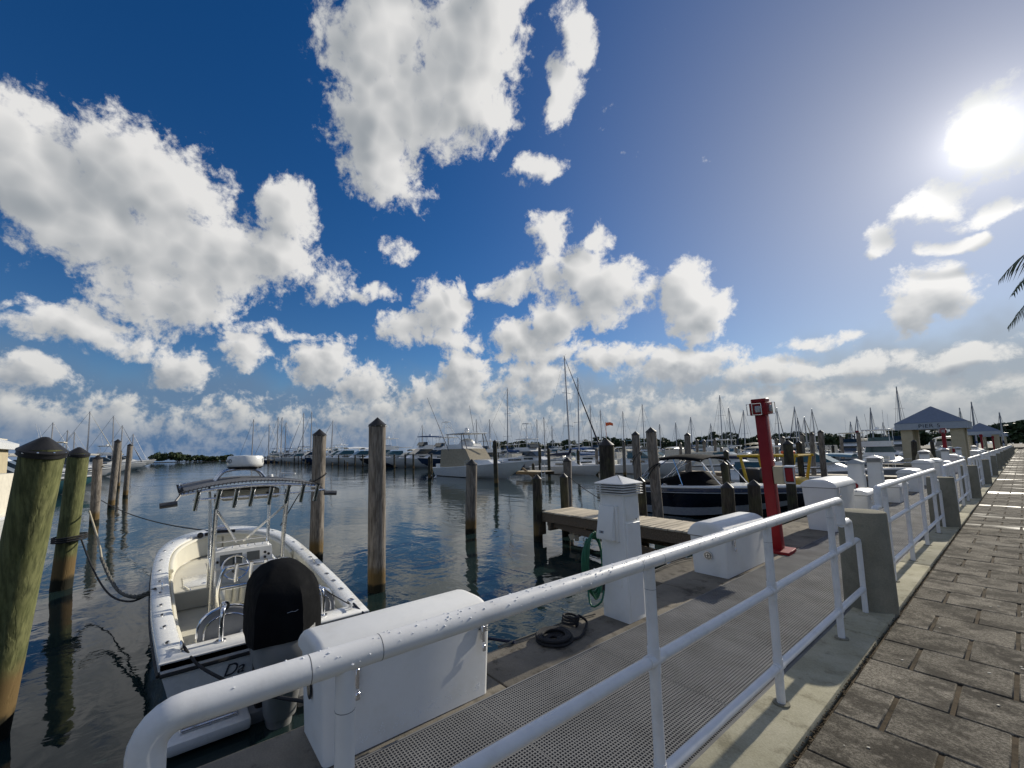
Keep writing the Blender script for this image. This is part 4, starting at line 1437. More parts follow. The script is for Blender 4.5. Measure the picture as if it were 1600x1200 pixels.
def centre_console():
    t = thing('motorboat', 'white centre-console boat with canopy frame and black-covered outboard, moored stern-to', 'boat', (-4.72, 0.95, WATER_Z), PI)
    plan = [(0, .94), (.6, .985), (1.3, 1.03), (2.2, 1.06), (3.0, 1.078), (3.8, 1.075), (4.4, 1.045), (4.9, .975), (5.3, .85), (5.6, .69), (5.82, .50), (5.97, .27), (6.02, .06)]
    P = catmull(plan, 3)
    def sheer(x):
        return .60 + .26 * (max(0, x) / 6.02) ** 1.3
    st = []
    for x, hb in P:
        u = x / 6.02
        hc = hb * (.86 if u < .5 else .86 * max(0.02, 1 - ((u - .5) / .5) ** 1.6 * .92))
        zc = .05 + .42 * max(0, (u - .5) / .5) ** 2
        zk = -.36 + .60 * max(0, (u - .72) / .28) ** 2.2
        st.append((x, hb, sheer(x), hc, zc, min(zk, zc - .02)))
    hull_shell(st).build('hull', 'gelcoat_white', t, smooth=35)
    # dark rub rail under the cap, right round
    r = MB()
    side = [(x, hb + .012, sheer(x) - .085) for x, hb in P]
    r.tube(side + [(x, -y, z) for x, y, z in reversed(side)], .016, 8)
    r.tube([(-.012, .94, .512), (-.012, -.94, .512)], .018, 8)
    r.build('rub_rail', 'black_rubber', t)
    # gunwale cap
    def inner(x, hb):
        return (.28 + x * .870, hb * .825, sheer(x))
    out_ = [(x, hb + .012, sheer(x)) for x, hb in P]
    inn = [inner(x, hb) for x, hb in P]
    out_ = out_ + [(x, -y, z) for x, y, z in reversed(out_)]
    inn = inn + [(x, -y, z) for x, y, z in reversed(inn)]
    n = len(out_)
    g = MB()
    lo = [(x, y, z - .05) for x, y, z in out_]
    topo = [(x, y, z + .012) for x, y, z in out_]
    mid = [(a[0] * .93 + c[0] * .07, a[1] * .93 + c[1] * .07, a[2] + .028) for a, c in zip(out_, inn)]
    mi2 = [(a[0] * .10 + c[0] * .90, a[1] * .10 + c[1] * .90, a[2] + .028) for a, c in zip(out_, inn)]
    ti = [(x, y, z + .012) for x, y, z in inn]
    li = [(x, y, z - .06) for x, y, z in inn]
    g.loft([lo, topo, mid, mi2, ti, li], closed=True, cap0=False, cap1=False)
    gun = g.build('gunwale', 'gelcoat_white', t, smooth=50)
    # inner liner and sole
    lin = MB()
    bot = [(x * .985 + .03, y * .965, .17) for x, y, z in inn]
    lin.loft([[(x, y, z - .02) for x, y, z in inn], [(x * .995 + .012, y * .985, .42) for x, y, z in inn], bot], closed=True, cap0=False, cap1=True)
    lin.build('liner', 'cream_vinyl', t, smooth=50)
    # raised bow deck with an aft step
    bd = MB()
    ring = [(x, y) for x, y, z in inn if x > 2.95]
    ring = [(2.95, ring[0][1] * 1.0)] + ring + [(2.95, ring[-1][1])]
    bd.loft([[(x, y * .975, .18) for x, y in ring], [(x, y * .985, .43) for x, y in ring]])
    bow = bd.build('bow_deck', 'cream_deck', t, smooth=30)
    for (x0, x1, y0, y1) in ((3.15, 3.85, .18, .70), (3.15, 3.85, -.70, -.18), (4.0, 4.75, -.32, .32)):
        h = MB()
        h.rbox(x0, x1, y0, y1, .425, .440, .02, 2)
        hh = h.build('hatch', 'gelcoat_white', bow)
        l_ = MB()
        l_.sphere((x0 + .12, (y0 + y1) / 2, .441), .035, 10, 4, sz=.15)
        l_.build('latch', 'chrome', hh)
    h = MB()
    h.tube([(3.0, .62, .435), (3.0, .62, .447), (3.28, .69, .447), (3.28, .69, .435)], .008, 6)
    h.build('grab_rail', 'chrome', bow)
    # ribbed backrest pads round the bow
    pads = MB()
    fw = [(p, q) for p, q in zip(inn[:-1], inn[1:]) if p[0] > 3.55]
    for p, q in fw:
        for k in range(3):
            a = Vector(p).lerp(Vector(q), (k + .5) / 3)
            if abs(a.y) > .02:
                s_ = .957
                pads.cyl((a.x * .988 + .01, a.y * s_, .46), (a.x * .993, a.y * (s_ + .012), a.z - .075), .024, .022, seg=8)
    pads.build('bolster', 'cream_vinyl', t)
    pads = MB()
    path = [(x * .990 + .01, y * .968, z - .055) for x, y, z in inn if x > 3.3]
    pads.tube(path, .036, 10)
    pads.build('bolster_roll', 'cream_vinyl', t)
    # side pads along the cockpit
    for s in (1, -1):
        b = MB()
        path = [(x + .01, s * (abs(y) - .03), z - .13) for x, y, z in inn[:n // 2] if .4 < x < 3.3]
        b.tube(path, [.03] * len(path), 8)
        b.build('coaming_pad', 'cream_vinyl', t)
    # flush rod holders and cleats in the cap
    for s in (1, -1):
        for x in (.42, .80, 1.20, 1.58, 2.1, 2.65, 3.25, 3.9, 4.55, 5.15):
            hb = lerp_tab(P, x)
            i = inner(x, hb)
            c = Vector(((x * .55 + i[0] * .45), s * (hb * .55 + i[1] * .45), sheer(x) + .029))
            if x < .5:
                c.x = .42
            dirx = Vector((1, s * -.22, 0)).normalized()
            e2 = Vector((0, 0, 1)).cross(dirx)
            rg = MB()
            rg.loft([[c + dirx * (.048 * k * math.cos(a * PI / 10)) + e2 * (.024 * k * math.sin(a * PI / 10)) + Vector((0, 0, z)) for a in range(20)] for k, z in ((1, -.01), (1, .005), (.72, .006))])
            ro = rg.build('rod_holder', 'chrome', gun)
            rg = MB()
            rg.loft([[c + dirx * (.031 * math.cos(a * PI / 10)) + e2 * (.0135 * math.sin(a * PI / 10)) + Vector((0, 0, z)) for a in range(20)] for z in (.003, .0085)])
            rg.build('bore', 'black_rubber', ro)
        for x, yy in ((.16, .79), (2.28, .955), (5.2, .55)):
            c = Vector((x, s * yy, sheer(x) + .03))
            k = MB()
            k.cyl(c - Vector((.03, 0, 0)), c - Vector((.03, 0, -.035)), .010, seg=8)
            k.cyl(c + Vector((.03, 0, 0)), c + Vector((.03, 0, .035)), .010, seg=8)
            k.tube([c + Vector((-.095, 0, .045)), c + Vector((-.05, 0, .038)), c + Vector((.05, 0, .038)), c + Vector((.095, 0, .045))], .011, 8)
            k.build('cleat', 'chrome', gun)
    # windlass and anchor gear on the bow cap
    b = MB()
    b.rbox(5.52, 5.78, -.10, .10, sheer(5.6) + .02, sheer(5.6) + .06, .02, 2)
    b.cyl((5.6, -.10, sheer(5.6) + .10), (5.6, .10, sheer(5.6) + .10), .045, seg=12)
    b.tube([(5.65, .0, sheer(5.6) + .07), (5.9, 0, sheer(5.9) + .09), (6.12, 0, sheer(6) + .05)], .02, 8)
    b.build('windlass', 'chrome', t)
    b = MB()
    b.tube([(5.30, .32, sheer(5.3) + .05), (5.35, .12, sheer(5.3) + .075), (5.38, -.20, sheer(5.3) + .05)], .03, 8)
    b.sphere((5.26, .40, sheer(5.3) + .055), .055, 10, 6)
    b.build('anchor_line', 'rope_black', t)
    # console
    c = MB()
    c.loft([[(x, y, z) for x, y in ((2.34 + dx, .36 * k), (2.95, .34 * k), (2.95, -.34 * k), (2.34 + dx, -.36 * k))] for z, dx, k in ((.17, 0, 1.0), (.60, .02, 1.0), (.80, .06, .98))])
    con = c.build('console', 'gelcoat_white', t, smooth=25)
    d = MB()
    d.prism([(2.40, .79), (2.46, 1.03), (2.72, 1.05), (2.95, .84), (2.95, .79)], 'y', -.37, .37)
    dash = d.build('dash', 'gelcoat_white', con, smooth=20)
    for y0, y1, z0, z1 in ((.03, .31, .84, .985), (-.20, -.03, .86, .985)):
        s_ = MB()
        s_.add([(2.40 + (z - .79) * .25 - .006, y, z) for z in (z0, z1) for y in (y0, y1)], [(0, 1, 3, 2)])
        s_.build('instrument_screen', 'tinted_glass', dash, smooth=0)
    for y, z in ((-.27, .95), (-.27, .88), (-.32, .92), (.34, .90)):
        s_ = MB()
        s_.cyl((2.43, y, z), (2.405, y, z), .018, seg=10)
        s_.build('switch', 'black_plastic', dash)
    s_ = MB()
    for y in (-.3, -.1, .1, .3):
        s_.tube([(2.55, y - .05, 1.05), (2.55, y - .04, 1.085), (2.55, y + .04, 1.085), (2.55, y + .05, 1.05)], .007, 6)
    s_.tube([(2.74, -.34, 1.05), (2.76, -.34, 1.12), (2.76, .34, 1.12), (2.74, .34, 1.05)], .010, 8)
    s_.build('grab_rail', 'chrome', dash)
    wv_ = MB()
    wc = Vector((2.26, .13, .83))
    ax = Vector((-.86, 0, .5)).normalized()
    e2 = ax.cross(Vector((0, 1, 0)))
    wv_.tube([wc + Vector((0, 1, 0)) * (.165 * math.cos(a * PI / 14)) + e2 * (.165 * math.sin(a * PI / 14)) for a in range(29)], .013, 8, cap=False)
    for a in (.5, 2.6, 4.7):
        wv_.tube([wc, wc + Vector((0, 1, 0)) * (.165 * math.cos(a)) + e2 * (.165 * math.sin(a))], .009, 6)
    wv_.cyl(wc - ax * .02, wc + ax * .03, .035, seg=10)
    whl = wv_.build('steering_wheel', 'chrome', con)
    wv_ = MB()
    wv_.cyl(wc - ax * .16, wc - ax * .02, .03, seg=10)
    wv_.build('hub', 'black_plastic', whl)
    b = MB()
    b.rbox(2.22, 2.36, .06, .36, .36, .62, .02, 2)
    b.build('glove_box', 'cream_vinyl', con)
    # leaning post: box, padded seat, rail with cushions
    b = MB()
    b.loft([[(x, y, z) for x, y in ((1.42, .28 * k), (1.80, .28 * k), (1.80, -.28 * k), (1.42, -.28 * k))] for z, k in ((.17, 1), (.50, 1))])
    lp = b.build('leaning_post', 'gelcoat_white', t, smooth=25)
    b = MB()
    b.rbox(1.38, 1.86, -.36, .36, .56, .66, .04, 3)
    b.build('seat_cushion', 'cream_vinyl', lp)
    b = MB()
    for i in range(9):
        y = -.30 + .6 * i / 8
        b.cyl((1.40, y, .62), (1.33, y, .80), .040, seg=10)
    b.build('seat_back', 'cream_vinyl', lp)
    b = MB()
    for dx, zt_ in ((0, 1.06), (.10, 1.03)):
        b.tube(smooth_path([(1.34 + dx, .40, .60), (1.32 + dx, .41, .80), (1.29 + dx, .36, zt_ - .03), (1.28 + dx, .25, zt_), (1.28 + dx, -.25, zt_), (1.29 + dx, -.36, zt_ - .03), (1.32 + dx, -.41, .80), (1.34 + dx, -.40, .60)], 6), .017, 8)
    b.tube([(1.33, .40, .82), (1.33, -.40, .82)], .014, 8)
    for y in (-.40, .40):
        for x in (1.36, 1.84):
            b.cyl((x, y * .9, .17), (x, y * .98, .60), .017, seg=8)
    b.tube(smooth_path([(1.84, .42, .34), (1.40, .46, .34), (1.30, .38, .34), (1.30, -.38, .34), (1.40, -.46, .34), (1.84, -.42, .34)], 5), .014, 8)
    b.build('seat_frame', 'chrome', lp)
    for y in (-.24, -.08, .08, .24):
        b = MB()
        b.cyl((1.27, y, .88), (1.23, y, 1.10), .024, seg=10)
        b.build('rod_tube', 'chrome', lp)
    # canopy on its frame
    tt = bpy.data.objects.new('canopy_frame', None)
    f = MB()
    for s in (1, -1):
        f.tube(smooth_path([(2.12, s * .43, .17), (2.05, s * .43, .9), (1.82, s * .43, 1.72), (1.76, s * .44, 1.90)], 5), .027, 10)
        f.tube(smooth_path([(2.18, s * .43, .17), (2.10, s * .43, .9), (1.90, s * .43, 1.72), (1.88, s * .44, 1.92)], 5), .02, 10)
        f.tube(smooth_path([(2.98, s * .40, .17), (2.98, s * .40, 1.0), (3.02, s * .42, 1.7), (3.05, s * .44, 1.94)], 5), .024, 10)
        f.tube([(2.06, s * .43, .80), (2.98, s * .40, .86)], .016, 8)
        f.tube([(1.80, s * .43, 1.72), (2.93, s * .05, 1.07)], .017, 8)
        f.tube([(1.62, s * .82, 1.955), (3.28, s * .80, 1.985)], .021, 10)
    for x, z in ((1.62, 1.955), (2.4, 1.99), (3.28, 1.985)):
        f.tube(smooth_path([(x, .83, z - .01), (x, .45, z + .04), (x, 0, z + .06), (x, -.45, z + .04), (x, -.83, z - .01)], 4), .020, 8)
    f.tube(smooth_path([(1.50, .70, 1.88), (1.48, .35, 1.885), (1.48, -.35, 1.885), (1.50, -.86, 1.90)], 5), .015, 8)
    fr = f.build('canopy_frame', 'aluminium', t)
    bpy.data.objects.remove(tt)
    cnv = MB()
    rows = []
    for i in range(13):
        x = 1.60 + 1.72 * i / 12
        row = []
        for j in range(17):
            v = -1 + 2 * j / 16
            edge = .83 - .05 * math.cos(PI * (i / 12 * 2 - 1) / 2) * 0 - .03 * abs(math.sin(8 * PI * i / 12)) * .3
            row.append((x + .012 * abs(math.sin(7 * v)), v * edge, 1.975 + .105 * (1 - v * v) + .02 * math.sin(PI * i / 12)))
        rows.append(row)
    lo = [[(x, y, z - .012) for x, y, z in r_] for r_ in rows]
    full = []
    for r_, l_ in zip(rows, lo):
        full.append(r_ + l_[::-1])
    cnv.loft(full)
    can = cnv.build('canvas_top', 'grey_canvas', t, smooth=60)
    lc = MB()
    for i in range(44):
        u = i / 43
        x = 1.60 + 1.72 * u
        for s in (1, -1):
            lc.tube([(x, s * .79, 2.0), (x + .02, s * .845, 1.975)], .006, 5)
    for j in range(38):
        v = -1 + 2 * j / 37
        z = 1.975 + .105 * (1 - v * v)
        lc.tube([(1.63, v * .82, z + .006), (1.585, v * .82 + .015, z - .02)], .006, 5)
    lc.build('lacing', 'rope_black', can)
    b = MB()
    b.rbox(1.95, 2.75, -.36, .36, 1.80, 1.945, .03, 2)
    eb = b.build('electronics_box', 'canvas_cream', t)
    for y in (-.2, .2):
        b = MB()
        b.cyl((1.94, y, 1.87), (1.955, y, 1.87), .02, seg=10)
        b.build('latch', 'black_plastic', eb)
    for k, y in enumerate((.68, .46, .27, .09, -.13, -.34, -.53, -.72)):
        b = MB()
        b.cyl((1.47 - .012, y, 1.76), (1.41, y - .03, 1.985), .027, seg=12, cap=False)
        b.cyl((1.41, y - .03, 1.985), (1.408, y - .03, 1.995), .031, seg=12, cap=False)
        b.build('rod_tube', 'chrome', fr)
    for s in (1, -1):
        b = MB()
        b.cyl((1.45, s * .85, 1.86), (1.45, s * 1.02, 1.845), .034, seg=10)
        b.tube([(1.60, s * .82, 1.95), (1.47, s * .88, 1.87)], .014, 6)
        b.build('outrigger_base', 'steel_dark', fr)
    # radar dome on an arched mount
    b = MB()
    prof = [(.0, 2.235), (.19, 2.235), (.232, 2.262), (.242, 2.30), (.236, 2.385), (.222, 2.412), (.0, 2.420)]
    rings = [b.ring((2.35, .04, z), (0, 0, 1), max(r_, .002), 32) for r_, z in prof]
    b.loft(rings)
    rd = b.build('radar_dome', 'gelcoat_white', t, smooth=45)
    b = MB()
    rings = [b.ring((2.35, .04, z), (0, 0, 1), r_, 32) for r_, z in ((.10, 2.215), (.205, 2.222), (.238, 2.252), (.236, 2.258))]
    b.loft(rings)
    b.build('dome_base', 'black_plastic', rd)
    b = MB()
    for dx in (-.12, .12):
        b.tube(smooth_path([(2.35 + dx, .42, 2.06), (2.35 + dx, .33, 2.18), (2.35 + dx, .20, 2.215), (2.35 + dx, 0.0, 2.215), (2.35 + dx, -.13, 2.18), (2.35 + dx, -.22, 2.07)], 5), .018, 8)
    b.build('dome_mount', 'aluminium', rd)
    # lettering on the dome's flanks, only its ends face the quay
    for txt, ang in (('AD', math.radians(114)), ('S', math.radians(-120))):
        me = text_mesh(txt, .085, 'dome_lettering', .0012)
        me.materials.append(MATS['sign_ink'])
        o = put('dome_lettering', me, rd, (2.35 + .241 * math.cos(ang), .04 + .241 * math.sin(ang), 2.335))
        o.rotation_euler = (PI / 2, 0, ang + PI / 2)
    b = MB()
    b.cyl((2.2, -.42, 2.06), (2.2, -.42, 2.14), .03, seg=10)
    b.tube([(2.2, -.42, 2.14), (2.0, -.58, 2.13)], .012, 6)
    b.cyl((2.45, -.32, 2.06), (2.45, -.32, 2.12), .045, .035, seg=12)
    b.build('antenna', 'gelcoat_white', t)
    # jump seats each side of the engine
    for s in (1, -1):
        b = MB()
        b.rbox(.32, .70, s * .42 - .24, s * .42 + .24, .40, .60, .03, 2)
        js = b.build('jump_seat', 'gelcoat_white', t)
        b = MB()
        pr = []
        for i in range(13):
            a = PI * i / 12
            pr.append((s * .42 - .24 * math.cos(a) * (1 if True else 1), .62 + .25 * math.sin(a) ** .65))
        pr = [(s * .42 - .24, .60)] + pr + [(s * .42 + .24, .60)]
        b.prism(pr, 'x', .335, .395)
        b.build('backrest', 'grey_vinyl', js)
        b = MB()
        q = [(.36, y, z + .012) for y, z in pr[1:-1]]
        b.tube(q, .017, 8)
        q2 = [(.31, s * .42 + (y - s * .42) * .80, .61 + (z - .61) * .80) for y, z in pr[1:-1]]
        b.tube(q2, .009, 6)
        b.build('seat_rail', 'chrome', js)
        b = MB()
        yb = s * .48
        b.tube(smooth_path([(.15, yb, .62), (.15, yb, .80), (.17, yb - s * .01, .90), (.24, yb - s * .03, .925), (.33, yb - s * .04, .90)], 5), .021, 10)
        b.cyl((.15, yb, .625), (.15, yb, .64), .045, seg=14)
        b.cyl((.335, yb - s * .04, .90), (.32, yb - s * .04, .90), .045, seg=14)
        b.build('grab_post', 'chrome', js)
    b = MB()
    b.rbox(.26, .62, -.30, .30, .38, .63, .03, 2)
    b.build('transom_locker', 'gelcoat_white', t)
    # swim platforms and boarding ladder under the transom
    for s in (1, -1):
        b = MB()
        b.rbox(-.42, .02, s * .58 - .30, s * .58 + .30, .03, .13, .03, 2)
        sp = b.build('swim_platform', 'gelcoat_white', t)
        b = MB()
        b.rbox(-.30, .0, s * .26 - .13, s * .26 + .13, -.12, .10, .02, 2)
        b.build('trim_step', 'engine_grey', sp)
        b = MB()
        b.tube([(-.30, s * .58 - .20, .145), (-.30, s * .58 + .20, .145)], .014, 8)
        b.tube([(-.22, s * .58 - .20, .145), (-.22, s * .58 + .20, .145)], .014, 8)
        for y in (-.2, 0, .2):
            b.tube([(-.32, s * .58 + y, .14), (-.20, s * .58 + y, .14)], .010, 6)
        b.build('ladder', 'chrome', sp)
    me = text_mesh('Da', .15, 'boat_name', .002, .35)
    me.materials.append(MATS['sign_ink'])
    o = put('boat_name', me, t, (-.008, .385, .40))
    o.rotation_euler = (PI / 2, 0, -PI / 2)
    # outboard
    eng = MB()
    def sup(cx, cy, hl, hw, z, e=2.8, k=28):
        pts = []
        for i in range(k):
            a = 2 * PI * i / k
            ca, sa = math.cos(a), math.sin(a)
            pts.append((cx + hl * math.copysign(abs(ca) ** (2 / e), ca), cy + hw * math.copysign(abs(sa) ** (2 / e), sa), z))
        return pts
    cy0 = .06
    eng.loft([sup(-.42, cy0, .16, .13, .10), sup(-.45, cy0, .22, .15, .36), sup(-.46, cy0, .33, .225, .56), sup(-.46, cy0, .38, .262, .72), sup(-.46, cy0, .375, .255, .90), sup(-.44, cy0, .30, .20, 1.0)])
    ob = eng.build('outboard', 'engine_grey', t, smooth=50)
    cv = MB()
    rr = random.Random(4)
    poly = [(-.885, -.07), (-.80, .285), (-.10, .27), (-.02, .0), (-.10, -.27), (-.62, -.292)]
    rings = []
    for z, k, kx in ((.76, 1.0, 0), (.86, 1.01, 0), (.97, 1.0, 0), (1.10, .98, 0), (1.21, .93, .0), (1.30, .80, .01), (1.37, .58, .03), (1.415, .33, .05), (1.435, .06, .06)):
        ring = []
        for i in range(6):
            p, q = Vector(poly[i]), Vector(poly[(i + 1) % 6])
            for j in range(5):
                c = p.lerp(q, j / 5)
                bulge = .018 * math.sin(PI * j / 5)
                c = Vector((-.46, 0)) + (c - Vector((-.46, 0))) * (k + bulge)
                zz = z
                if z < .84:                       # hem rides up over the cowl at the back and side
                    zz += .10 * max(0, (-.5 - c.x)) / .4 + (.13 if (i == 5 and j >= 3) or (i == 0 and j == 0) else 0)
                f_ = .006 if z < 1.2 else .002
                ring.append((c.x + kx + rr.uniform(-f_, f_), cy0 + c.y + rr.uniform(-f_, f_), zz))
        rings.append(ring)
    cv.loft(rings, cap0=False)
    cov = cv.build('engine_cover', 'black_canvas', ob, smooth=42)
    lg = MB()
    lg.tube([(-.865, cy0 + .05, 1.09), (-.875, cy0 + .02, 1.098), (-.882, cy0 - .01, 1.095), (-.886, cy0 - .03, 1.105)], .0025, 5)
    lg.build('cover_emblem', 'grey_gelcoat', cov)
    k = MB()
    k.tube([(-.815 + .004 * i, cy0 + .02 + .036 * math.cos(i * .5 + .8), .56 + .036 * math.sin(i * .5 + .8)) for i in range(10)], .009, 6)
    k.cyl((-.80, cy0 - .005, .485), (-.82, cy0 - .005, .485), .02, seg=10)
    k.build('cowl_vent', 'black_plastic', ob)
    lgm = MB()
    lgm.loft([sup(-.36, cy0, .13, .085, -.55), sup(-.36, cy0, .14, .095, -.1), sup(-.40, cy0, .15, .12, .16)])
    lgm.build('engine_leg', 'engine_grey', ob)
    lgm = MB()
    lgm.rbox(-.62, -.20, cy0 - .14, cy0 + .14, -.21, -.19, .008, 1)
    lgm.tube([(-.70, cy0, -.55), (-.5, cy0, -.55), (-.15, cy0, -.55), (-.02, cy0, -.55)], [.03, .07, .07, .02], 10)
    lgm.build('gear_case', 'engine_grey', ob)
    br = MB()
    br.rbox(-.26, .0, cy0 - .17, cy0 + .17, -.02, .50, .03, 2)
    br.build('bracket', 'black_plastic', ob)
    hs_ = MB()
    for k_, dy in enumerate((.05, 0.0, -.06)):
        hs_.tube(smooth_path([(.12, cy0 + dy - .02, .64), (-.03, cy0 + dy, .66), (-.16, cy0 + dy * .6, .52), (-.22, cy0 + dy * .5, .40)], 5), .016, 8)
    hs_.build('rigging_hose', 'black_rubber', ob)
    # cable from the jump seat to the corner cleat
    b = MB()
    b.tube(smooth_path([(.36, -.50, .88), (.30, -.68, .74), (.18, -.80, .66)], 5), .006, 6)
    b.build('lanyard', 'rope_black', t)
    return t
centre_console()

# ------------------------------------------------------------------ other boats
def hull_stations(L, B, fs, fb, n=15, full=2.3, rake=0.10, deadrise=0.35):
    st = []
    for i in range(n + 1):
        u = i / n
        hb = B / 2 * min(1.0, .88 + .4 * u) * (1 - max(0.0, (u - .40) / .60) ** full)
        hb = max(hb, .015)
        zs = fs + (fb - fs) * u ** 1.7
        hc = hb * .84 * (1 - .75 * max(0, (u - .45) / .55) ** 1.5)
        zc = .06 + (zs * .45) * max(0, (u - .45) / .55) ** 1.8
        zk = -deadrise + (deadrise + fb * .55) * max(0, (u - .70) / .30) ** 2.4
        st.append((u * L, hb, zs, hc, zc, min(zk, zc - .01)))
    # forward rake: push the upper part of the stem ahead
    return st

def build_hull(t, L, B, fs, fb, mat, stripe=None, deck='gelcoat_white', rail=True, full=2.3, name='hull', seg=15):
    st = hull_stations(L, B, fs, fb, seg, full)
    b = MB()
    rings = []
    for (x, hb, zs, hc, zc, zk) in st:
        u = x / L
        rk = .085 * L * max(0, (u - .6) / .4) ** 2
        prt = [(x + rk, hb, zs), (x + rk * .75, hb * .7 + hc * .3, zs * .6 + zc * .4), (x + rk * .25, hc, zc), (x, hc * .5, zk * .5 + zc * .45)]
        rings.append(prt + [(x - rk * .15, 0, zk)] + [(p[0], -p[1], p[2]) for p in reversed(prt)])
    b.loft(rings, closed=False)
    b.f.append(tuple(range(len(rings[0]))))
    h = b.build(name, mat, t, smooth=40)
    d = MB()
    L_ = [(r[0][0], r[0][1], r[0][2]) for r in rings]
    ed = [(x, y + .02, z) for x, y, z in L_]
    up = [(x, y * .97 , z + .035) for x, y, z in L_]
    loop = lambda q: q + [(x, -y, z) for x, y, z in reversed(q)]
    d.loft([loop([(x, y, z - .05) for x, y, z in ed]), loop(ed), loop(up)])
    d.build('deck', deck, t, smooth=30)
    if stripe:
        s_ = MB()
        for sg in (1, -1):
            a = [(x, sg * (y * .985 + .006), z - .16 * fs / .9) for x, y, z in L_]
            s_.tube(a, .035, 6)
        s_.build('stripe', stripe, t)
    if rail:
        r = MB()
        k0 = int(len(L_) * .5)
        for sg in (1, -1):
            pts = [(x - .05, sg * max(.02, y - .10), z + .48) for x, y, z in L_[k0:]]
            r.tube(pts, .013, 5)
            for p in pts[::2]:
                r.tube([p, (p[0], p[1], p[2] - .46)], .011, 5)
        r.build('bow_rail', 'aluminium', t)
    return L_

def house(b, x0, x1, w0, w1, z0, z1, fr=.35, ar=.05, taper=.9):
    """cabin with raked front: aft end x0, fore end x1"""
    b.loft([[(x0, w0, z0), (x1, w1, z0), (x1, -w1, z0), (x0, -w0, z0)], [(x0 + ar, w0 * taper, z1), (x1 - fr, w1 * taper, z1), (x1 - fr, -w1 * taper, z1), (x0 + ar, -w0 * taper, z1)]])
    return b

def cruiser(loc, rz, L, label, group, hull='gelcoat_white', canvas=None, style=0, glass='tinted_glass', stripe=None):
    """express or flybridge motor cruiser"""
    t = thing('motor_cruiser', label, 'boat', loc, rz, group)
    B = L * .31
    fs, fb = L * .085, L * .135
    build_hull(t, L, B, fs, fb, hull, stripe, seg=11)
    z = fs + (fb - fs) * .2
    c = MB()
    house(c, L * .32, L * .80, B * .40, B * .20, z, z + L * .075, L * .16, .05, .9)
    cab = c.build('cabin', 'gelcoat_white', t, smooth=25)
    zt = z + L * .075
    g = MB()
    house(g, L * .40, L * .665, B * .37, B * .30, zt - .02, zt + L * .062, L * .10, .02, .86)
    g.build('windscreen', glass, cab, smooth=25)
    for sg in (1, -1):
        p = MB()
        p.cbox((L * .52, sg * B * .345, z + L * .038), L * .17, .03, L * .022)
        p.build('side_window', 'tinted_glass', cab)
    s_ = MB()
    s_.rbox(L * .05, L * .13, -B * .34, B * .34, fs, fs + L * .055, .06, 2)
    s_.build('transom_seat', 'cream_vinyl', t)
    if style == 0:                     # radar arch and bimini
        a = MB()
        for sg in (1, -1):
            a.tube([(L * .26, sg * B * .42, fs + .05), (L * .22, sg * B * .40, zt + L * .10)], L * .008, 6)
        a.tube([(L * .22, B * .40, zt + L * .10), (L * .22, -B * .40, zt + L * .10)], L * .009, 6)
        a.build('radar_arch', 'gelcoat_white', t)
        k = MB()
        rows = []
        for i in range(5):
            x = L * (.16 + .34 * i / 4)
            rows.append([(x, B * .40 * math.cos(q * PI / 8), zt + L * .085 + L * .028 * math.sin(q * PI / 8) + L * .010 * math.sin(PI * i / 4)) for q in range(9)])
        k.loft([r_ + [(x, y, z_ - .03) for x, y, z_ in reversed(r_)] for r_ in rows])
        k.build('bimini', canvas or 'gelcoat_white', t, smooth=50)
    elif style == 1:                   # flybridge with hard top
        f = MB()
        house(f, L * .26, L * .56, B * .36, B * .30, zt + L * .060, zt + L * .115, L * .06, -.02, 1.02)
        fb_ = f.build('flybridge', 'gelcoat_white', t, smooth=25)
        h = MB()
        h.rbox(L * .26, L * .52, -B * .34, B * .34, zt + L * .225, zt + L * .235, .03, 2)
        for x in (L * .28, L * .49):
            for sg in (1, -1):
                h.tube([(x, sg * B * .32, zt + L * .11), (x + L * .01, sg * B * .31, zt + L * .23)], .025, 5)
        h.build('hard_top', canvas or 'gelcoat_white', fb_, smooth=30)
        w = MB()
        house(w, L * .47, L * .545, B * .30, B * .27, zt + L * .11, zt + L * .155, L * .03, 0, .95)
        w.build('windscreen', glass, fb_, smooth=25)
        r = MB()
        r.cyl((L * .38, 0, zt + L * .235), (L * .38, 0, zt + L * .262), L * .022, L * .018, seg=10)
        r.tube([(L * .33, B * .2, zt + L * .235), (L * .29, B * .22, zt + L * .40)], .016, 5)
        r.tube([(L * .33, -B * .2, zt + L * .235), (L * .29, -B * .22, zt + L * .43)], .016, 5)
        r.build('antenna', 'gelcoat_white', fb_)
    elif style == 2:                   # full canvas enclosure
        k = MB()
        house(k, L * .06, L * .52, B * .44, B * .38, fs + .05, zt + L * .065, L * .10, .06, .86)
        k.build('canvas_enclosure', canvas or 'canvas_cream', t, smooth=25)
    else:                              # small centre console with hard top
        k = MB()
        k.rbox(L * .24, L * .46, -B * .26, B * .26, zt + L * .11, zt + L * .122, .03, 2)
        for x in (L * .27, L * .43):
            for sg in (1, -1):
                k.tube([(x, sg * B * .2, fs), (x, sg * B * .22, zt + L * .115)], .022, 5)
        k.build('hard_top', canvas or 'gelcoat_white', t, smooth=30)
        e = MB()
        for y in (-.35, .35):
            e.rbox(-.55, .0, y - .2, y + .2, .35, 1.15, .10, 3)
        e.build('outboard', 'black_plastic', t)
    return t

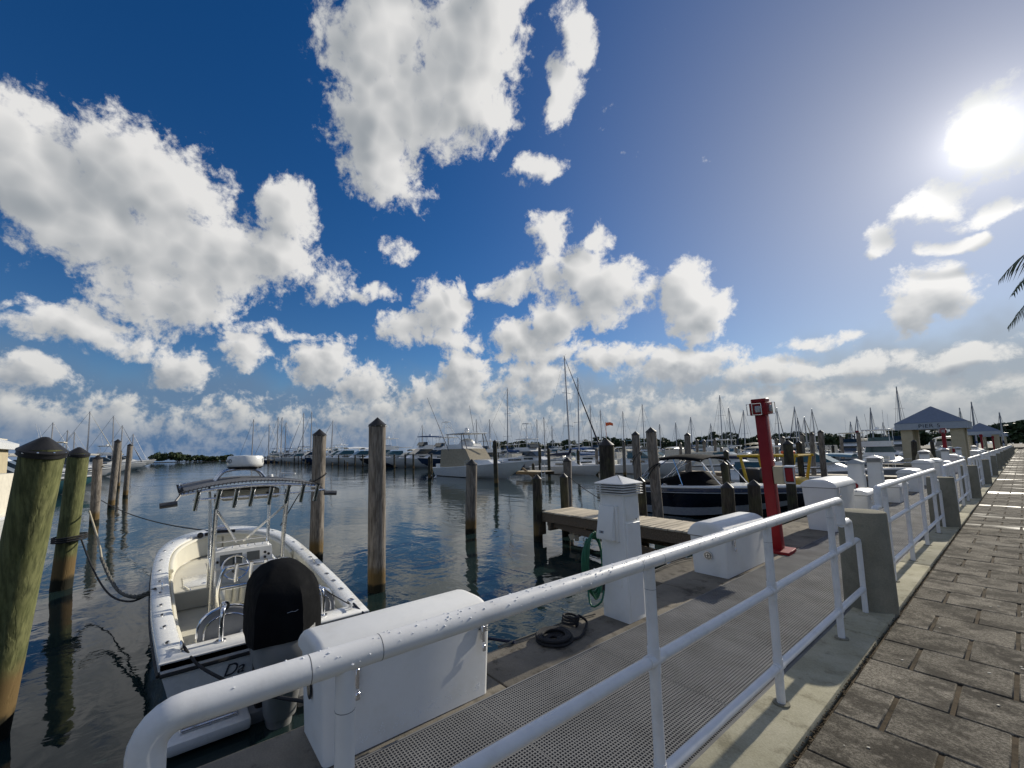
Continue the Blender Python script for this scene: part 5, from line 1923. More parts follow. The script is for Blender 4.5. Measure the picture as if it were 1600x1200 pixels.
def sailboat(loc, rz, L, mast_h, label, group, hull='gelcoat_white', cover='canvas_blue', jib=True, spreader=True, lean=0.0):
    """loc is the foot of the mast at the water; the hull is set round it"""
    t = thing('sailboat', label, 'sailboat', loc, rz, group)
    sub = MB()
    B = L * .30
    # hull shifted so that the mast stands at 0.55 L
    st0 = len(COL.objects)
    build_hull(t, L, B, L * .085, L * .115, hull, None, full=2.0, seg=11)
    c = MB()
    house(c, L * .30, L * .72, B * .30, B * .14, L * .09, L * .145, L * .06, .05, .88)
    cab = c.build('cabin', 'gelcoat_white', t, smooth=25)
    for sg in (1, -1):
        p = MB()
        p.cbox((L * .50, sg * B * .245, L * .118), L * .20, .03, L * .018, Matrix.Rotation(-sg * .14, 3, 'Z'))
        p.build('side_window', 'tinted_glass', cab)
    mx = L * .56
    m = MB()
    mh = mast_h
    dist = math.hypot(loc[0], loc[1])
    mr = max(.085, dist * .0011)
    sr = max(.008, dist * .00019)
    m.tube([(mx, 0, L * .09), (mx - lean * .5, 0, mh * .5), (mx - lean, 0, mh)], [mr, mr * .95, mr * .7], 8)
    mast = m.build('mast', 'mast_alloy', t)
    if spreader:
        s_ = MB()
        for q in ((.52,) if mh < 11 else (.40, .68)):
            s_.tube([(mx - lean * q, B * .32 * (1.1 - q * .5), mh * q), (mx - lean * q, 0, mh * q + .03), (mx - lean * q, -B * .32 * (1.1 - q * .5), mh * q)], .025, 5)
        s_.tube([(mx - lean + .25, 0, mh + .15), (mx - lean - .2, 0, mh + .05)], .012, 4)
        s_.build('spreader', 'mast_alloy', mast)
    y = MB()
    bow = (L * 1.06, 0, L * .12)
    ch = (mx - .1, B * .46, L * .09)
    for p in (ch, (ch[0], -ch[1], ch[2])):
        y.tube([p, (mx - lean * .5, math.copysign(B * .20, p[1]), mh * .52), (mx - lean, 0, mh)], sr, 4)
    y.tube([(.1, 0, L * .10), (mx - lean, 0, mh)], sr, 4)
    y.build('rigging', 'steel_dark', mast)
    j = MB()
    if jib:
        j.tube([bow, Vector(bow).lerp(Vector((mx - lean, 0, mh)), .4), (mx - lean, 0, mh * .99)], [.085, .07, .02], 7)
        j.build('furled_jib', 'canvas_navy' if cover != 'canvas_cream' else 'canvas_cream', mast)
    else:
        j.tube([bow, (mx - lean, 0, mh)], sr * 1.2, 4)
        j.build('forestay', 'steel_dark', mast)
    bm_ = MB()
    bm_.tube([(mx - .1, 0, L * .20), (mx - L * .40, 0, L * .205)], .06, 7)
    boom = bm_.build('boom', 'mast_alloy', mast)
    cv = MB()
    cv.tube([(mx + .12, 0, L * .30), (mx - .1, 0, L * .235), (mx - L * .2, 0, L * .23), (mx - L * .39, 0, L * .222)], [.09, .19, .15, .07], 8)
    cv.build('sail_cover', cover, boom)
    for ch_ in t.children:
        ch_.location.x -= mx
    return t

def navy_boat():
    t = thing('motorboat', 'navy runabout with black bimini and cockpit cover beyond the finger pier', 'boat', (-10.45, 15.45, WATER_Z), 0.0)
    L, B = 5.75, 2.35
    top = build_hull(t, L, B, .98, 1.16, 'navy_gelcoat', None, rail=False, full=2.6)
    # white boot below, silver band and pale deck edge above
    bt = MB()
    st = hull_stations(L, B, .98, 1.16, 15, 2.6)
    for sg in (1, -1):
        rows = []
        for (x, hb, zs, hc, zc, zk) in st:
            u = x / L
            rk = .085 * L * max(0, (u - .6) / .4) ** 2
            a = Vector((x + rk * .25, sg * (hc + .012), zc))
            c = Vector((x + rk * .75, sg * (hb * .7 + hc * .3 + .012), zs * .6 + zc * .4))
            rows.append([a.lerp(c, -.05), a.lerp(c, .42)])
        bt.loft(rows, closed=False)
    bt.build('boot_band', 'grey_gelcoat', t)
    for dz, r, mt in ((-.20, .020, 'grey_gelcoat'), (-.02, .03, 'gelcoat_white')):
        s_ = MB()
        for sg in (1, -1):
            s_.tube([(x, sg * (y + .012), z + dz) for x, y, z in top], r, 6)
        s_.build('side_moulding', mt, t)
    s_ = MB()
    for sg in (1, -1):
        s_.loft([[(x, sg * (y + .004), z - .05), (x, sg * (y + .004), z - .16)] for x, y, z in top], closed=False)
    s_.build('blue_band', 'blue_gelcoat', t)
    # cockpit cover stretched from the stern over the screen to the foredeck
    rows = []
    for x, w, h in ((.25, .98, .03), (.8, 1.02, .10), (1.6, 1.02, .16), (2.3, 1.0, .30), (2.9, .97, .46), (3.25, .93, .47), (3.7, .86, .22), (4.05, .76, .03)):
        z = .98 + .18 * (x / L) ** 1.7 + .03
        rows.append([(x, w * math.cos(PI * k / 10), z + h * (math.sin(PI * k / 10) ** .55)) for k in range(11)])
    cv = MB()
    cv.loft(rows, closed=False)
    cv.build('cockpit_cover', 'black_canvas', t, smooth=40)
    # bimini
    rows = []
    for i in range(7):
        x = 2.0 + 1.75 * i / 6
        rows.append([(x, 1.02 * math.cos(PI * k / 10), 1.93 + .14 * math.sin(PI * k / 10) + .10 * math.sin(PI * i / 6)) for k in range(11)])
    bi = MB()
    bi.loft([r_ + [(x, y, z - .035) for x, y, z in reversed(r_)] for r_ in rows])
    bm_ = bi.build('bimini', 'black_canvas', t, smooth=50)
    f = MB()
    for sg in (1, -1):
        for a, c in (((2.05, 1.95), (1.25, 1.06)), ((2.25, 1.98), (1.45, 1.06)), ((2.75, 2.02), (3.05, 1.10)), ((3.7, 1.95), (4.35, 1.12)), ((2.6, 2.0), (1.0, 1.03))):
            f.tube([(a[0], sg * 1.0, a[1]), (c[0], sg * 1.03, c[1])], .017, 6)
    f.build('bimini_frame', 'chrome', bm_)
    for x in (2.4, 3.0):
        k = MB()
        k.tube([(x - .1, -1.05, 1.07), (x - .05, -1.05, 1.10), (x + .05, -1.05, 1.10), (x + .1, -1.05, 1.07)], .014, 6)
        k.build('cleat', 'chrome', t)
    g = MB()
    g.tube(smooth_path([(2.9, -1.09, 1.05), (2.85, -1.16, .80), (2.75, -1.17, .70)], 4), .012, 6)
    g.build('fender_line', 'rope_black', t)
    return t
navy_boat()

def sport_fisher():
    t = thing('sportfishing_boat', 'white sport-fishing boat with tan enclosure, hard top and outriggers, broadside by the tall dark pile', 'boat', (-38.2, 24.0, WATER_Z), 0.0)
    L, B = 11.6, 3.9
    build_hull(t, L, B, .85, 1.55, 'gelcoat_white', None, rail=True)
    k = MB()
    house(k, 1.6, 6.9, 1.75, 1.30, .95, 2.75, 1.5, .05, .93)
    enc = k.build('canvas_enclosure', 'canvas_tan', t, smooth=20)
    c = MB()
    house(c, 5.6, 9.2, 1.35, .55, 1.15, 1.65, 1.2, 0, .9)
    c.build('cabin', 'gelcoat_white', t, smooth=25)
    f = MB()
    house(f, 2.4, 5.2, 1.40, 1.2, 2.752, 3.2, .5, -.05, 1.0)
    fb_ = f.build('flybridge', 'gelcoat_white', t, smooth=25)
    cl = MB()
    cl.sphere((4.0, 0, 3.2), .8, 14, 8, sz=.75, sx=1.2)
    cl.build('helm_cover', 'gelcoat_white', fb_)
    h = MB()
    h.rbox(2.2, 5.5, -1.45, 1.45, 4.22, 4.32, .05, 2)
    hd = h.build('hard_top', 'gelcoat_white', fb_)
    for x0, x1 in ((2.6, 2.5), (5.1, 4.9), (5.9, 5.2)):
        for sg in (1, -1):
            q = MB()
            q.tube([(x0, sg * 1.35, 2.7), (x1, sg * 1.32, 4.24)], .045, 6)
            q.build('hard_top_leg', 'steel_dark', hd)
    rd = MB()
    rd.sphere((4.0, 0, 4.62), .26, 12, 8, sz=1.1)
    rd.cyl((4.0, 0, 4.32), (4.0, 0, 4.45), .14, seg=10)
    rd.build('radar_dome', 'gelcoat_white', hd)
    for a, c_, r in (((3.2, -1.7, 2.6), (.0, -2.3, 8.3), .035), ((3.4, 1.7, 2.6), (.9, 2.6, 7.6), .035), ((4.9, -1.4, 3.6), (1.2, -1.2, 6.0), .03), ((2.2, -1.3, 3.2), (.0, -1.0, 5.7), .03), ((5.1, 1.4, 4.2), (3.7, 1.8, 6.2), .028)):
        o = MB()
        o.tube([a, c_], [r, r * .5], 6)
        o.build('outrigger', 'gelcoat_white' if r < .034 else 'steel_dark', t)
    s_ = MB()
    s_.rbox(.3, 1.5, -1.5, 1.5, .9, 1.25, .05, 1)
    s_.build('cockpit_locker', 'gelcoat_white', t)
    return t
sport_fisher()

def ladder_dock():
    t = thing('finger_pier', 'small weathered dock with white ladder off the sport-fishing boat\'s bow', 'pier', (-26.0, 26.3, 0.0), group='timber finger piers')
    for k in range(14):
        d = MB()
        d.box(-2.4 + k * .21, -2.2 + k * .21, -1.0, 1.0, -.25, -.2)
        d.build('plank', 'deck_plank', t, smooth=0)
    for y in (-.95, .9):
        d = MB()
        d.box(-2.4, .55, y, y + .08, -.50, -.255)
        d.build('joist', 'timber_dark', t, smooth=0)
    d = MB()
    d.cbox((-.4, -.9, -.55), 2.6, .12, .18, Matrix.Rotation(.5, 3, 'Y'))
    d.build('brace', 'timber_dark', t)
    d = MB()
    for y in (-.72, -.30):
        d.tube([(.62, y, -.95), (.62, y, .55)], .03, 6)
    for z in (-.7, -.4, -.1, .2):
        d.tube([(.62, -.72, z), (.62, -.30, z)], .03, 6)
    d.build('ladder', 'gelcoat_white', t)
ladder_dock()

def tower_boat(loc, rz, L, label, group, flag=False):
    t = cruiser(loc, rz, L, label, group, style=1)
    t.name = 'sportfishing_boat'
    tw = MB()
    B = L * .31
    z0, z1 = L * .40, L * .62
    for x in (L * .30, L * .48):
        for sg in (1, -1):
            tw.tube([(x, sg * B * .30, L * .25), (L * .39 + (x - L * .39) * .45, sg * B * .14, z1)], .03, 5)
    for z in (L * .34, L * .44, L * .54):
        k = 1 - (z - L * .25) / (z1 - L * .25) * .55
        for sg in (1, -1):
            tw.tube([(L * .39 - L * .09 * k, sg * B * .30 * k, z), (L * .39 + L * .09 * k, sg * B * .30 * k, z)], .022, 5)
    tw.rbox(L * .35, L * .43, -B * .16, B * .16, z1 - .1, z1, .03, 1)
    tw.build('tuna_tower', 'gelcoat_white', t)
    o = MB()
    for sg in (1, -1):
        o.tube([(L * .35, sg * B * .42, L * .2), (L * .05, sg * B * .75, L * .72)], [.03, .012], 5)
    o.build('outrigger', 'gelcoat_white', t)
    return t

def yellow_boat():
    t = thing('workboat', 'dark open workboat with bright yellow overhead frame behind the red post', 'boat', (-9.6, 19.6, WATER_Z), 0.0)
    build_hull(t, 5.9, 2.2, .62, .85, 'antifoul', None, 'steel_dark', rail=False)
    f = MB()
    for x in (2.5, 4.35):
        for sg in (1, -1):
            f.tube([(x + .25 * (1 if x > 3 else -1) * -1, sg * .95, .65), (x, sg * .95, 2.02)], .055, 6)
    for sg in (1, -1):
        f.tube([(2.4, sg * .95, 2.02), (4.45, sg * .95, 2.02)], .055, 6)
    for x in (2.5, 3.4, 4.35):
        f.tube([(x, .95, 2.02), (x, -.95, 2.02)], .05, 6)
    f.build('overhead_frame', 'yellow_paint', t)
    b = MB()
    b.rbox(3.7, 4.1, -.25, .1, 2.08, 2.2, .03, 1)
    b.build('float_bag', 'orange_paint', t)
    b = MB()
    b.rbox(3.2, 4.3, -.7, .7, .65, 1.15, .08, 2)
    b.build('engine_box', 'yellow_paint', t)
    b = MB()
    b.rbox(2.2, 3.0, -.5, .5, .65, 1.5, .1, 2)
    b.build('console', 'black_plastic', t)
yellow_boat()

def marina():
    rr = random.Random(21)
    # silver cruiser and neighbours in the slips beyond the navy boat
    cruiser((-12.3, 31.4, WATER_Z), 0.0, 8.3, 'silver-grey express cruiser with raked pale windscreen behind the paired pedestals', 'cruisers in the nearer slips', 'grey_gelcoat', None, 4 if False else 3, 'teal_glass')
    cruiser((-9.9, 35.4, WATER_Z), 0.0, 8.8 * .72, 'cruiser with long teal bimini beside the pavilion', 'cruisers in the nearer slips', 'gelcoat_white', 'canvas_teal', 0, 'tinted_glass')
    cruiser((-12.4, 25.3, WATER_Z), 0.0, 6.8, 'runabout with dark blue bimini just beyond the yellow frame', 'cruisers in the nearer slips', 'gelcoat_white', 'canvas_navy', 0, 'teal_glass')
    # the moored sailboat with the tallest mast
    sailboat((-27.8, 32.2, WATER_Z), 0.0, 8.6, 12.1, 'white sailboat with the tallest mast and dark furled jib reaching its bow', 'sailboats in the marina', cover='canvas_navy', lean=0.25)
    cruiser((-27.2, 36.6, WATER_Z), 0.0, 9.0, 'white cruiser with teal windscreen lying behind the tallest-masted sailboat', 'cruisers near the sailboat', 'gelcoat_white', None, 3, 'teal_glass')
    cruiser((-21.0, 40.6, WATER_Z), 0.0, 8.4, 'white cruiser with dark waterline between the capped grey piles', 'cruisers near the sailboat', 'gelcoat_white', 'canvas_cream', 2, 'teal_glass', 'antifoul')
    t = tower_boat((-46.5, 40.2, WATER_Z), 0.0, 10.2, 'white boat with stepped lookout tower right of the sport-fishing boat', 'tower boats')
    fl = MB()
    fl.add([(-33.1, 45.6, 5.1), (-32.6, 45.8, 5.16), (-32.0, 45.6, 4.95), (-33.1, 45.6, 4.65), (-32.6, 45.8, 4.75), (-32.0, 45.6, 4.62)], [(0, 1, 4, 3), (1, 2, 5, 4)])
    fl.cyl((-33.12, 45.6, 3.2), (-33.12, 45.6, 5.2), .03, seg=6)
    tag(fl.build('flag', 'orange_paint', smooth=0), 'small orange-red flag flying among the masts', 'flag')
    cruiser((-39.5, 44.4, WATER_Z), 0.0, 9.5, 'white boat with blue canvas top between tower boat and tall mast', 'cruisers near the sailboat', 'gelcoat_white', 'canvas_blue', 0)
    tower_boat((-60.5, 43.0, WATER_Z), -PI / 2, 12.5, 'white boat with lookout tower left of the sport-fishing boat', 'tower boats')
    cruiser((-66.0, 43.2, WATER_Z), -PI / 2, 13.5, 'large white flybridge yacht with blue top behind the split grey pile', 'cruisers in the long far row', 'gelcoat_white', 'canvas_blue', 1)
    cruiser((-54.0, 43.0, WATER_Z), -PI / 2, 13.0, 'dark blue hulled yacht in the far row beside the short open-water pile', 'cruisers in the long far row', 'blue_gelcoat', None, 3)
    cruiser((-48.5, 42.0, WATER_Z), -PI / 2, 10.0, 'white boat with navy stripe close left of the tan enclosure', 'cruisers in the long far row', 'blue_gelcoat', None, 1)
    # long far row along the pier, bows out
    x = -72.0
    k = 0
    while x > -212:
        L = rr.uniform(10.5, 15)
        st = rr.choice((0, 1, 1, 1, 3, 0))
        hull = rr.choice(('gelcoat_white',) * 6 + ('blue_gelcoat', 'teal_gelcoat', 'antifoul'))
        can = rr.choice((None, None, 'canvas_cream', 'canvas_navy', 'canvas_blue'))
        cruiser((x, 43 + rr.uniform(-1, .5), WATER_Z), -PI / 2 + rr.uniform(-.03, .03), L, '%s, %s of the long far row from the split pile' % (('white' if hull[0] == 'g' else 'dark-hulled') + (' cruiser with canvas top', ' flybridge yacht', ' covered boat', ' hardtop boat')[st], ORDS[k]), 'cruisers in the long far row', hull, can, st, rr.choice(('tinted_glass', 'teal_glass')))
        x -= rr.uniform(4.6, 6.4)
        k += 1
    # far side of the same pier
    x = -8.5
    kb = -1
    while x > -64:
        L = rr.uniform(7, 9.5)
        kb += 1
        cruiser((x, 50.5 + rr.uniform(0, .8), WATER_Z), PI / 2 + rr.uniform(-.03, .03), L, 'boat moored behind the long pier, %s counting from the pavilion' % ORDS[kb], 'boats behind the pier', rr.choice(('gelcoat_white',) * 7 + ('blue_gelcoat',)), rr.choice((None, 'canvas_cream', 'canvas_teal', 'canvas_blue', None)), rr.choice((0, 1, 2, 3, 1)), rr.choice(('tinted_glass', 'teal_glass')))
        x -= rr.uniform(4.0, 5.2)
    # next pier beyond
    x = -6.0
    kd = -1
    while x > -120:
        L = rr.uniform(8.5, 11.5)
        kd += 1
        cruiser((x, 88 + rr.uniform(-1, 1), WATER_Z), -PI / 2 + rr.uniform(-.03, .03), L, 'distant boat at the pier before the tree line, %s counting from the promenade' % ORDS[kd], 'boats at the distant pier', rr.choice(('gelcoat_white',) * 8 + ('blue_gelcoat',)), rr.choice((None, 'canvas_cream', 'canvas_teal', 'canvas_blue', None)), rr.choice((0, 1, 2, 1)), 'tinted_glass')
        x -= rr.uniform(4.2, 5.6)
    x = -9.0
    kd = -1
    while x > -75:
        kd += 1
        cruiser((x, 71 + rr.uniform(-1, 1), WATER_Z), -PI / 2 + rr.uniform(-.03, .03), rr.uniform(7.5, 10.5), 'boat in the middle distance behind the pier, %s counting from the promenade' % ORDS[kd], 'boats in the middle distance', rr.choice(('gelcoat_white',) * 8 + ('blue_gelcoat',)), rr.choice((None, 'canvas_cream', None, 'canvas_blue', None)), rr.choice((0, 1, 3, 1)), rr.choice(('tinted_glass', 'teal_glass')))
        x -= rr.uniform(3.8, 5.0)
    # pier decks
    for (y0, y1, x1, lab) in ((44.4, 46.6, -214.0, 'long grey pier deck running out behind the far row of boats'), (91.0, 93.0, -150.0, 'distant pier deck before the tree line')):
        p = thing('pier', lab, 'pier', (-3.2, y0, 0.0))
        d = MB()
        d.box(x1 + 3.2, 0, 0, y1 - y0, -.35, 0.0)
        d.build('deck', 'dock_concrete', p, smooth=0)
        q = MB()
        xx = -4.0
        while xx > x1 + 6:
            q.cyl((xx, .3, -2.5), (xx, .3, -.36), .2, seg=8)
            q.cyl((xx, y1 - y0 - .3, -2.5), (xx, y1 - y0 - .3, -.36), .2, seg=8)
            xx -= 5.0
        q = q.build('support_pile_row', 'pile_dark', p)
        q['kind'] = 'stuff'
    # piles in front of the far row: the outer line of the slips
    me = MB()
    me.cyl((0, 0, -1.5), (0, 0, 2.15), .15, .14, seg=10)
    m1 = me.mesh('shaft'); m1.materials.append(MATS['pile_dark'])
    me = MB()
    me.cyl((0, 0, 2.1), (0, 0, 2.2), .17, .17, seg=10)
    me.cyl((0, 0, 2.2), (0, 0, 2.4), .17, .02, seg=10)
    m2 = me.mesh('cap'); m2.materials.append(MATS['black_plastic'])
    xs = []
    x = -43.0
    while x > -206:
        xs.append((x, 29.5 + rr.uniform(-.5, .5)))
        x -= rr.uniform(3.4, 5.4)
    for kp, (x, y) in enumerate(xs):
        t = thing('mooring_pile', 'far dark slip pile before the long row, %s counting outwards from the sport-fishing boat' % ORDS[kp], 'pile', (x, y, WATER_Z), group='far slip piles')
        put('shaft', m1, t)
        put('cap', m2, t)
    xs = [(-9.0 - 4.6 * k + rr.uniform(-.6, .6), 64.5 + rr.uniform(-1, 1)) for k in range(16)]
    for kp, (x, y) in enumerate(xs):
        t = thing('mooring_pile', 'distant thin pile behind the long pier, %s counting from the promenade' % ORDS[kp], 'pile', (x, y, WATER_Z), group='distant slip piles')
        put('shaft', m1, t)
        put('cap', m2, t)
    # sailboats: x, y, mast head
    SAILS = [(-111.5, -18.0, 8.8, 82), (-182.9, -26.0, 11.1, 106), (-196.3, -26.0, 11.2, 118), (-112.5, -13.0, 11.2, 141), (-117.1, -9.5, 10.8, 181), (-134.5, -9.5, 9.9, 192), (-171.1, -9.5, 9.5, 208), (-214.8, 30.0, 18.8, 395), (-174.2, 30.0, 13.8, 421), (-196.3, 37.0, 18.5, 434), (-188.5, 37.0, 17.9, 440), (-181.0, 37.0, 15.2, 446), (-152.9, 37.0, 16.6, 474), (-142.2, 37.0, 16.1, 487), (-120.9, 37.0, 11.6, 518), (-144.8, 80.0, 12.8, 660), (-108.2, 80.0, 12.3, 745), (-101.4, 80.0, 11.8, 765), (-84.7, 84.0, 10.7, 838), (-77.7, 80.0, 10.6, 850), (-108.7, 116.0, 11.1, 862), (-30.7, 37.0, 9.9, 899), (-62.3, 80.0, 12.4, 922), (-81.7, 110.0, 14.4, 938), (-56.3, 84.0, 10.4, 972), (-51.1, 84.0, 11.5, 1003), (-65.4, 116.0, 8.9, 1030), (-60.5, 116.0, 9.0, 1055), (-56.1, 116.0, 10.3, 1078), (-50.8, 116.0, 8.0, 1110), (-34.9, 84.0, 11.6, 1123), (-43.5, 110.0, 11.3, 1139), (-31.0, 84.0, 8.4, 1160), (-37.4, 116.0, 10.5, 1198), (-33.4, 110.0, 10.2, 1214), (-23.1, 84.0, 8.2, 1240), (-29.8, 110.0, 7.7, 1246), (-14.7, 57.0, 4.7, 1259), (-19.6, 80.0, 7.2, 1270), (-22.2, 116.0, 6.5, 1328), (-15.3, 84.0, 5.9, 1338), (-18.8, 116.0, 9.2, 1360), (-11.8, 80.0, 4.6, 1379), (-13.8, 110.0, 12.4, 1401), (-6.7, 116.0, 7.9, 1499), (-5.2, 116.0, 8.9, 1518), (-2.2, 116.0, 6.7, 1561), (-43.1, 37.0, 10.4, 790)]
    named = {790: 'sailboat with lone tall mast and raked black forestay right of the sport-fishing boat',
             899: 'sailboat with mast rising just behind the tallest one', 1123: 'sailboat with tall mast left of the red post',
             1401: 'sailboat with leaning mast rising beside the pavilion roof', 1518: 'sailboat with mast seen between the two pavilions',
             660: 'sailboat with single mast over the lookout-tower boat', 487: 'sailboat with tallest mast of the far row, next to the mottled pile',
             141: 'sailboat with tall raked mast above the two green piles', 181: 'sailboat whose mast and crossing stays rise over the tall grey pile'}
    cnt = {}
    for (x, y, h, px) in SAILS:
        out = y < 0
        L = 10.5 if h > 10 else 8.5
        rz = PI / 2 if out else (-PI / 2 if y in (37.0, 84.0, 116.0, 30.0) else PI / 2)
        if out:
            lab, grp = 'sailboat at the side pier behind the green piles, %s mast there', 'sailboats at the side pier'
        elif px < 560:
            lab, grp = 'sailboat in the far row past the mangrove island, %s mast there', 'sailboats in the far row'
        elif px < 1000:
            lab, grp = 'distant sailboat behind the sport-fishing boat, %s mast towards the tallest one', 'distant sailboats'
        else:
            lab, grp = 'distant sailboat before the dark tree line, %s mast towards the promenade', 'sailboats before the tree line'
        cnt[grp] = cnt.get(grp, -1) + 1
        lab = named.get(px, lab % ORDS[cnt[grp]])
        sailboat((x, y, WATER_Z), rz + rr.uniform(-.05, .05), L, h - WATER_Z, lab, grp, rr.choice(('gelcoat_white', 'gelcoat_white', 'blue_gelcoat')), rr.choice(('canvas_blue', 'canvas_navy', 'canvas_cream')), jib=rr.random() < .5, lean=rr.uniform(-.1, .45))
    # boats at the side pier, bows towards us
    side = ((-41.5, -4.2, 9.5, 'teal_gelcoat', 2, 'white and teal boat whose bow shows between the grey piles'),
            (-50.0, -5.0, 10.5, 'gelcoat_white', 1, 'white flybridge boat second along the side pier'),
            (-62.0, -5.0, 11.0, 'gelcoat_white', 0, 'white cruiser third along the side pier'),
            (-78.0, -4.6, 12.0, 'gelcoat_white', 1, 'white flybridge boat fourth along the side pier'),
            (-112.0, -4.0, 12.5, 'gelcoat_white', 0, 'low white cruiser fifth along the side pier'),
            (-150.0, -3.2, 15.0, 'gelcoat_white', 1, 'white yacht at the far end of the side pier with pointed bow'),
            (-186.0, -4.0, 15.0, 'gelcoat_white', 0, 'farthest white yacht off the end of the side pier'))
    for (x, yb, L, hm, st, lab) in side:
        cruiser((x, yb - L * 1.07, WATER_Z), PI / 2, L, lab, 'boats at the side pier', hm, 'canvas_cream', st)
    # white boat at the picture's edge with yellow kayak on deck
    cruiser((-20.8, -4.95, WATER_Z), 0.0, 8.6, 'white boat close behind the huge green pile, only its bow side showing', 'boats at the side pier', 'gelcoat_white', 'canvas_cream', 2)
    k = MB()
    k.tube(smooth_path([(-20.6, -3.78, 1.42), (-20.3, -3.95, 1.15), (-20.0, -4.15, .9), (-19.8, -4.5, .62)], 6), [.03] + [.11] * 17 + [.03], 10)
    tag(k.build('kayak', 'yellow_paint', smooth=60), 'yellow kayak stowed on the white boat beside the huge green pile', 'kayak')
    # dock shed behind the leaning pile
    s_ = thing('dock_shed', 'cream dock shed with white peaked roof and red door behind the huge green pile', 'shed', (-30.0, -8.2, 0.0))
    b = MB(); b.box(-1.6, 1.6, -1.6, 1.6, -.3, 2.2); b.build('wall', 'stucco_cream', s_, smooth=0)
    b = MB(); b.loft([[(-1.9, -1.9, 2.2), (1.9, -1.9, 2.2), (1.9, 1.9, 2.2), (-1.9, 1.9, 2.2)], [(-1.9, -1.9, 2.5), (1.9, -1.9, 2.5), (1.9, 1.9, 2.5), (-1.9, 1.9, 2.5)], [(-.1, -.1, 3.3), (.1, -.1, 3.3), (.1, .1, 3.3), (-.1, .1, 3.3)]]); b.build('roof', 'gelcoat_white', s_, smooth=20)
    b = MB(); b.box(1.605, 1.66, -.2, .9, -.2, 1.9); b.build('door', 'red_paint', s_, smooth=0)
marina()

# ------------------------------------------------------------------ pavilions
def pavilion(x0, x1, y0, y1, label, sign=None, ez=2.55):
    cx, cy = (x0 + x1) / 2, (y0 + y1) / 2
    w, l = (x1 - x0) / 2, (y1 - y0) / 2
    t = thing('pavilion', label, 'pavilion', (cx, cy, 0.0), group='pier entrance pavilions')
    for sx in (-1, 1):
        for sy in (-1, 1):
            b = MB()
            b.rbox(sx * (w - .55) - .30, sx * (w - .55) + .30, sy * (l - .55) - .30, sy * (l - .55) + .30, -.02, ez + .1, .02, 1)
            c = b.build('column', 'stucco_cream', t)
            b = MB()
            b.rbox(sx * (w - .55) - .34, sx * (w - .55) + .34, sy * (l - .55) - .34, sy * (l - .55) + .34, -.01, .18, .02, 1)
            b.build('plinth', 'stucco_cream', c)
    v = MB()
    v.box(-w, w, -l, -l + .06, ez, ez + .46)
    v.box(-w, w, l - .06, l, ez, ez + .46)
    v.box(-w, -w + .06, -l + .06, l - .06, ez, ez + .46)
    v.box(w - .06, w, -l + .06, l - .06, ez, ez + .46)
    va = v.build('valance', 'awning_valance', t, smooth=0)
    r = MB()
    r.loft([[(-w - .03, -l - .03, ez + .462), (w + .03, -l - .03, ez + .462), (w + .03, l + .03, ez + .462), (-w - .03, l + .03, ez + .462)], [(-.03, -.03, ez + 1.68), (.03, -.03, ez + 1.68), (.03, .03, ez + 1.68), (-.03, .03, ez + 1.68)]])
    r.build('roof', 'awning_blue', t, smooth=0)
    if sign:
        me = text_mesh(sign, .36, 'sign_lettering', .004, 0, 1.12)
        me.materials.append(MATS['sign_ink'])
        o = put('sign_lettering', me, va, (-.02, -l - .008, ez + .22))
        o.rotation_euler = (PI / 2, 0, 0)
    return t
pavilion(-5.62, -2.14, 42.0, 45.6, 'grey-blue hip-roofed pavilion lettered PIER 5 on its valance', 'PIER 5')
pavilion(-5.3, -1.75, 88.0, 91.6, 'second hip-roofed pavilion, farther along the quay')
pavilion(-5.3, -1.75, 126.0, 129.6, 'third and farthest small hip-roofed pavilion')
# bundle of tarpaulin and line on the dock before the pavilion
b_ = MB()
b_.sphere((-2.75, 26.9, .75), .30, 12, 8, sz=1.9)
b_.sphere((-2.62, 26.7, .35), .26, 10, 7, sz=1.2)
tag(b_.build('folded_tarpaulin', 'canvas_tan', smooth=60), 'dark and tan bundle hung up beside a distant dock box before the pavilion', 'tarpaulin')

# ------------------------------------------------------------------ birds on the water
def gull(loc, rz, label):
    t = thing('gull', label, 'bird', loc, rz, 'white birds on the water')
    b = MB()
    b.tube([(-.26, 0, .10), (-.12, 0, .09), (.05, 0, .09), (.17, 0, .15), (.22, 0, .24), (.27, 0, .26), (.32, 0, .245)], [.012, .07, .10, .065, .045, .05, .008], 10)
    b.build('body', 'bird_white', t, smooth=70)
    b = MB()
    b.cyl((.30, 0, .25), (.37, 0, .24), .014, .003, seg=6)
    b.build('beak', 'yellow_paint', t)
    return t
gull((-35.0, 20.0, WATER_Z - .02), 1.0, 'white bird on the water, left of the pair near the short pile')
gull((-34.0, 20.1, WATER_Z - .02), 2.2, 'white bird on the water, upright one closest to the short pile')
gull((-37.5, 22.8, WATER_Z - .02), 0.2, 'white bird on the water farther back, near the sport-fishing boat\'s stern')

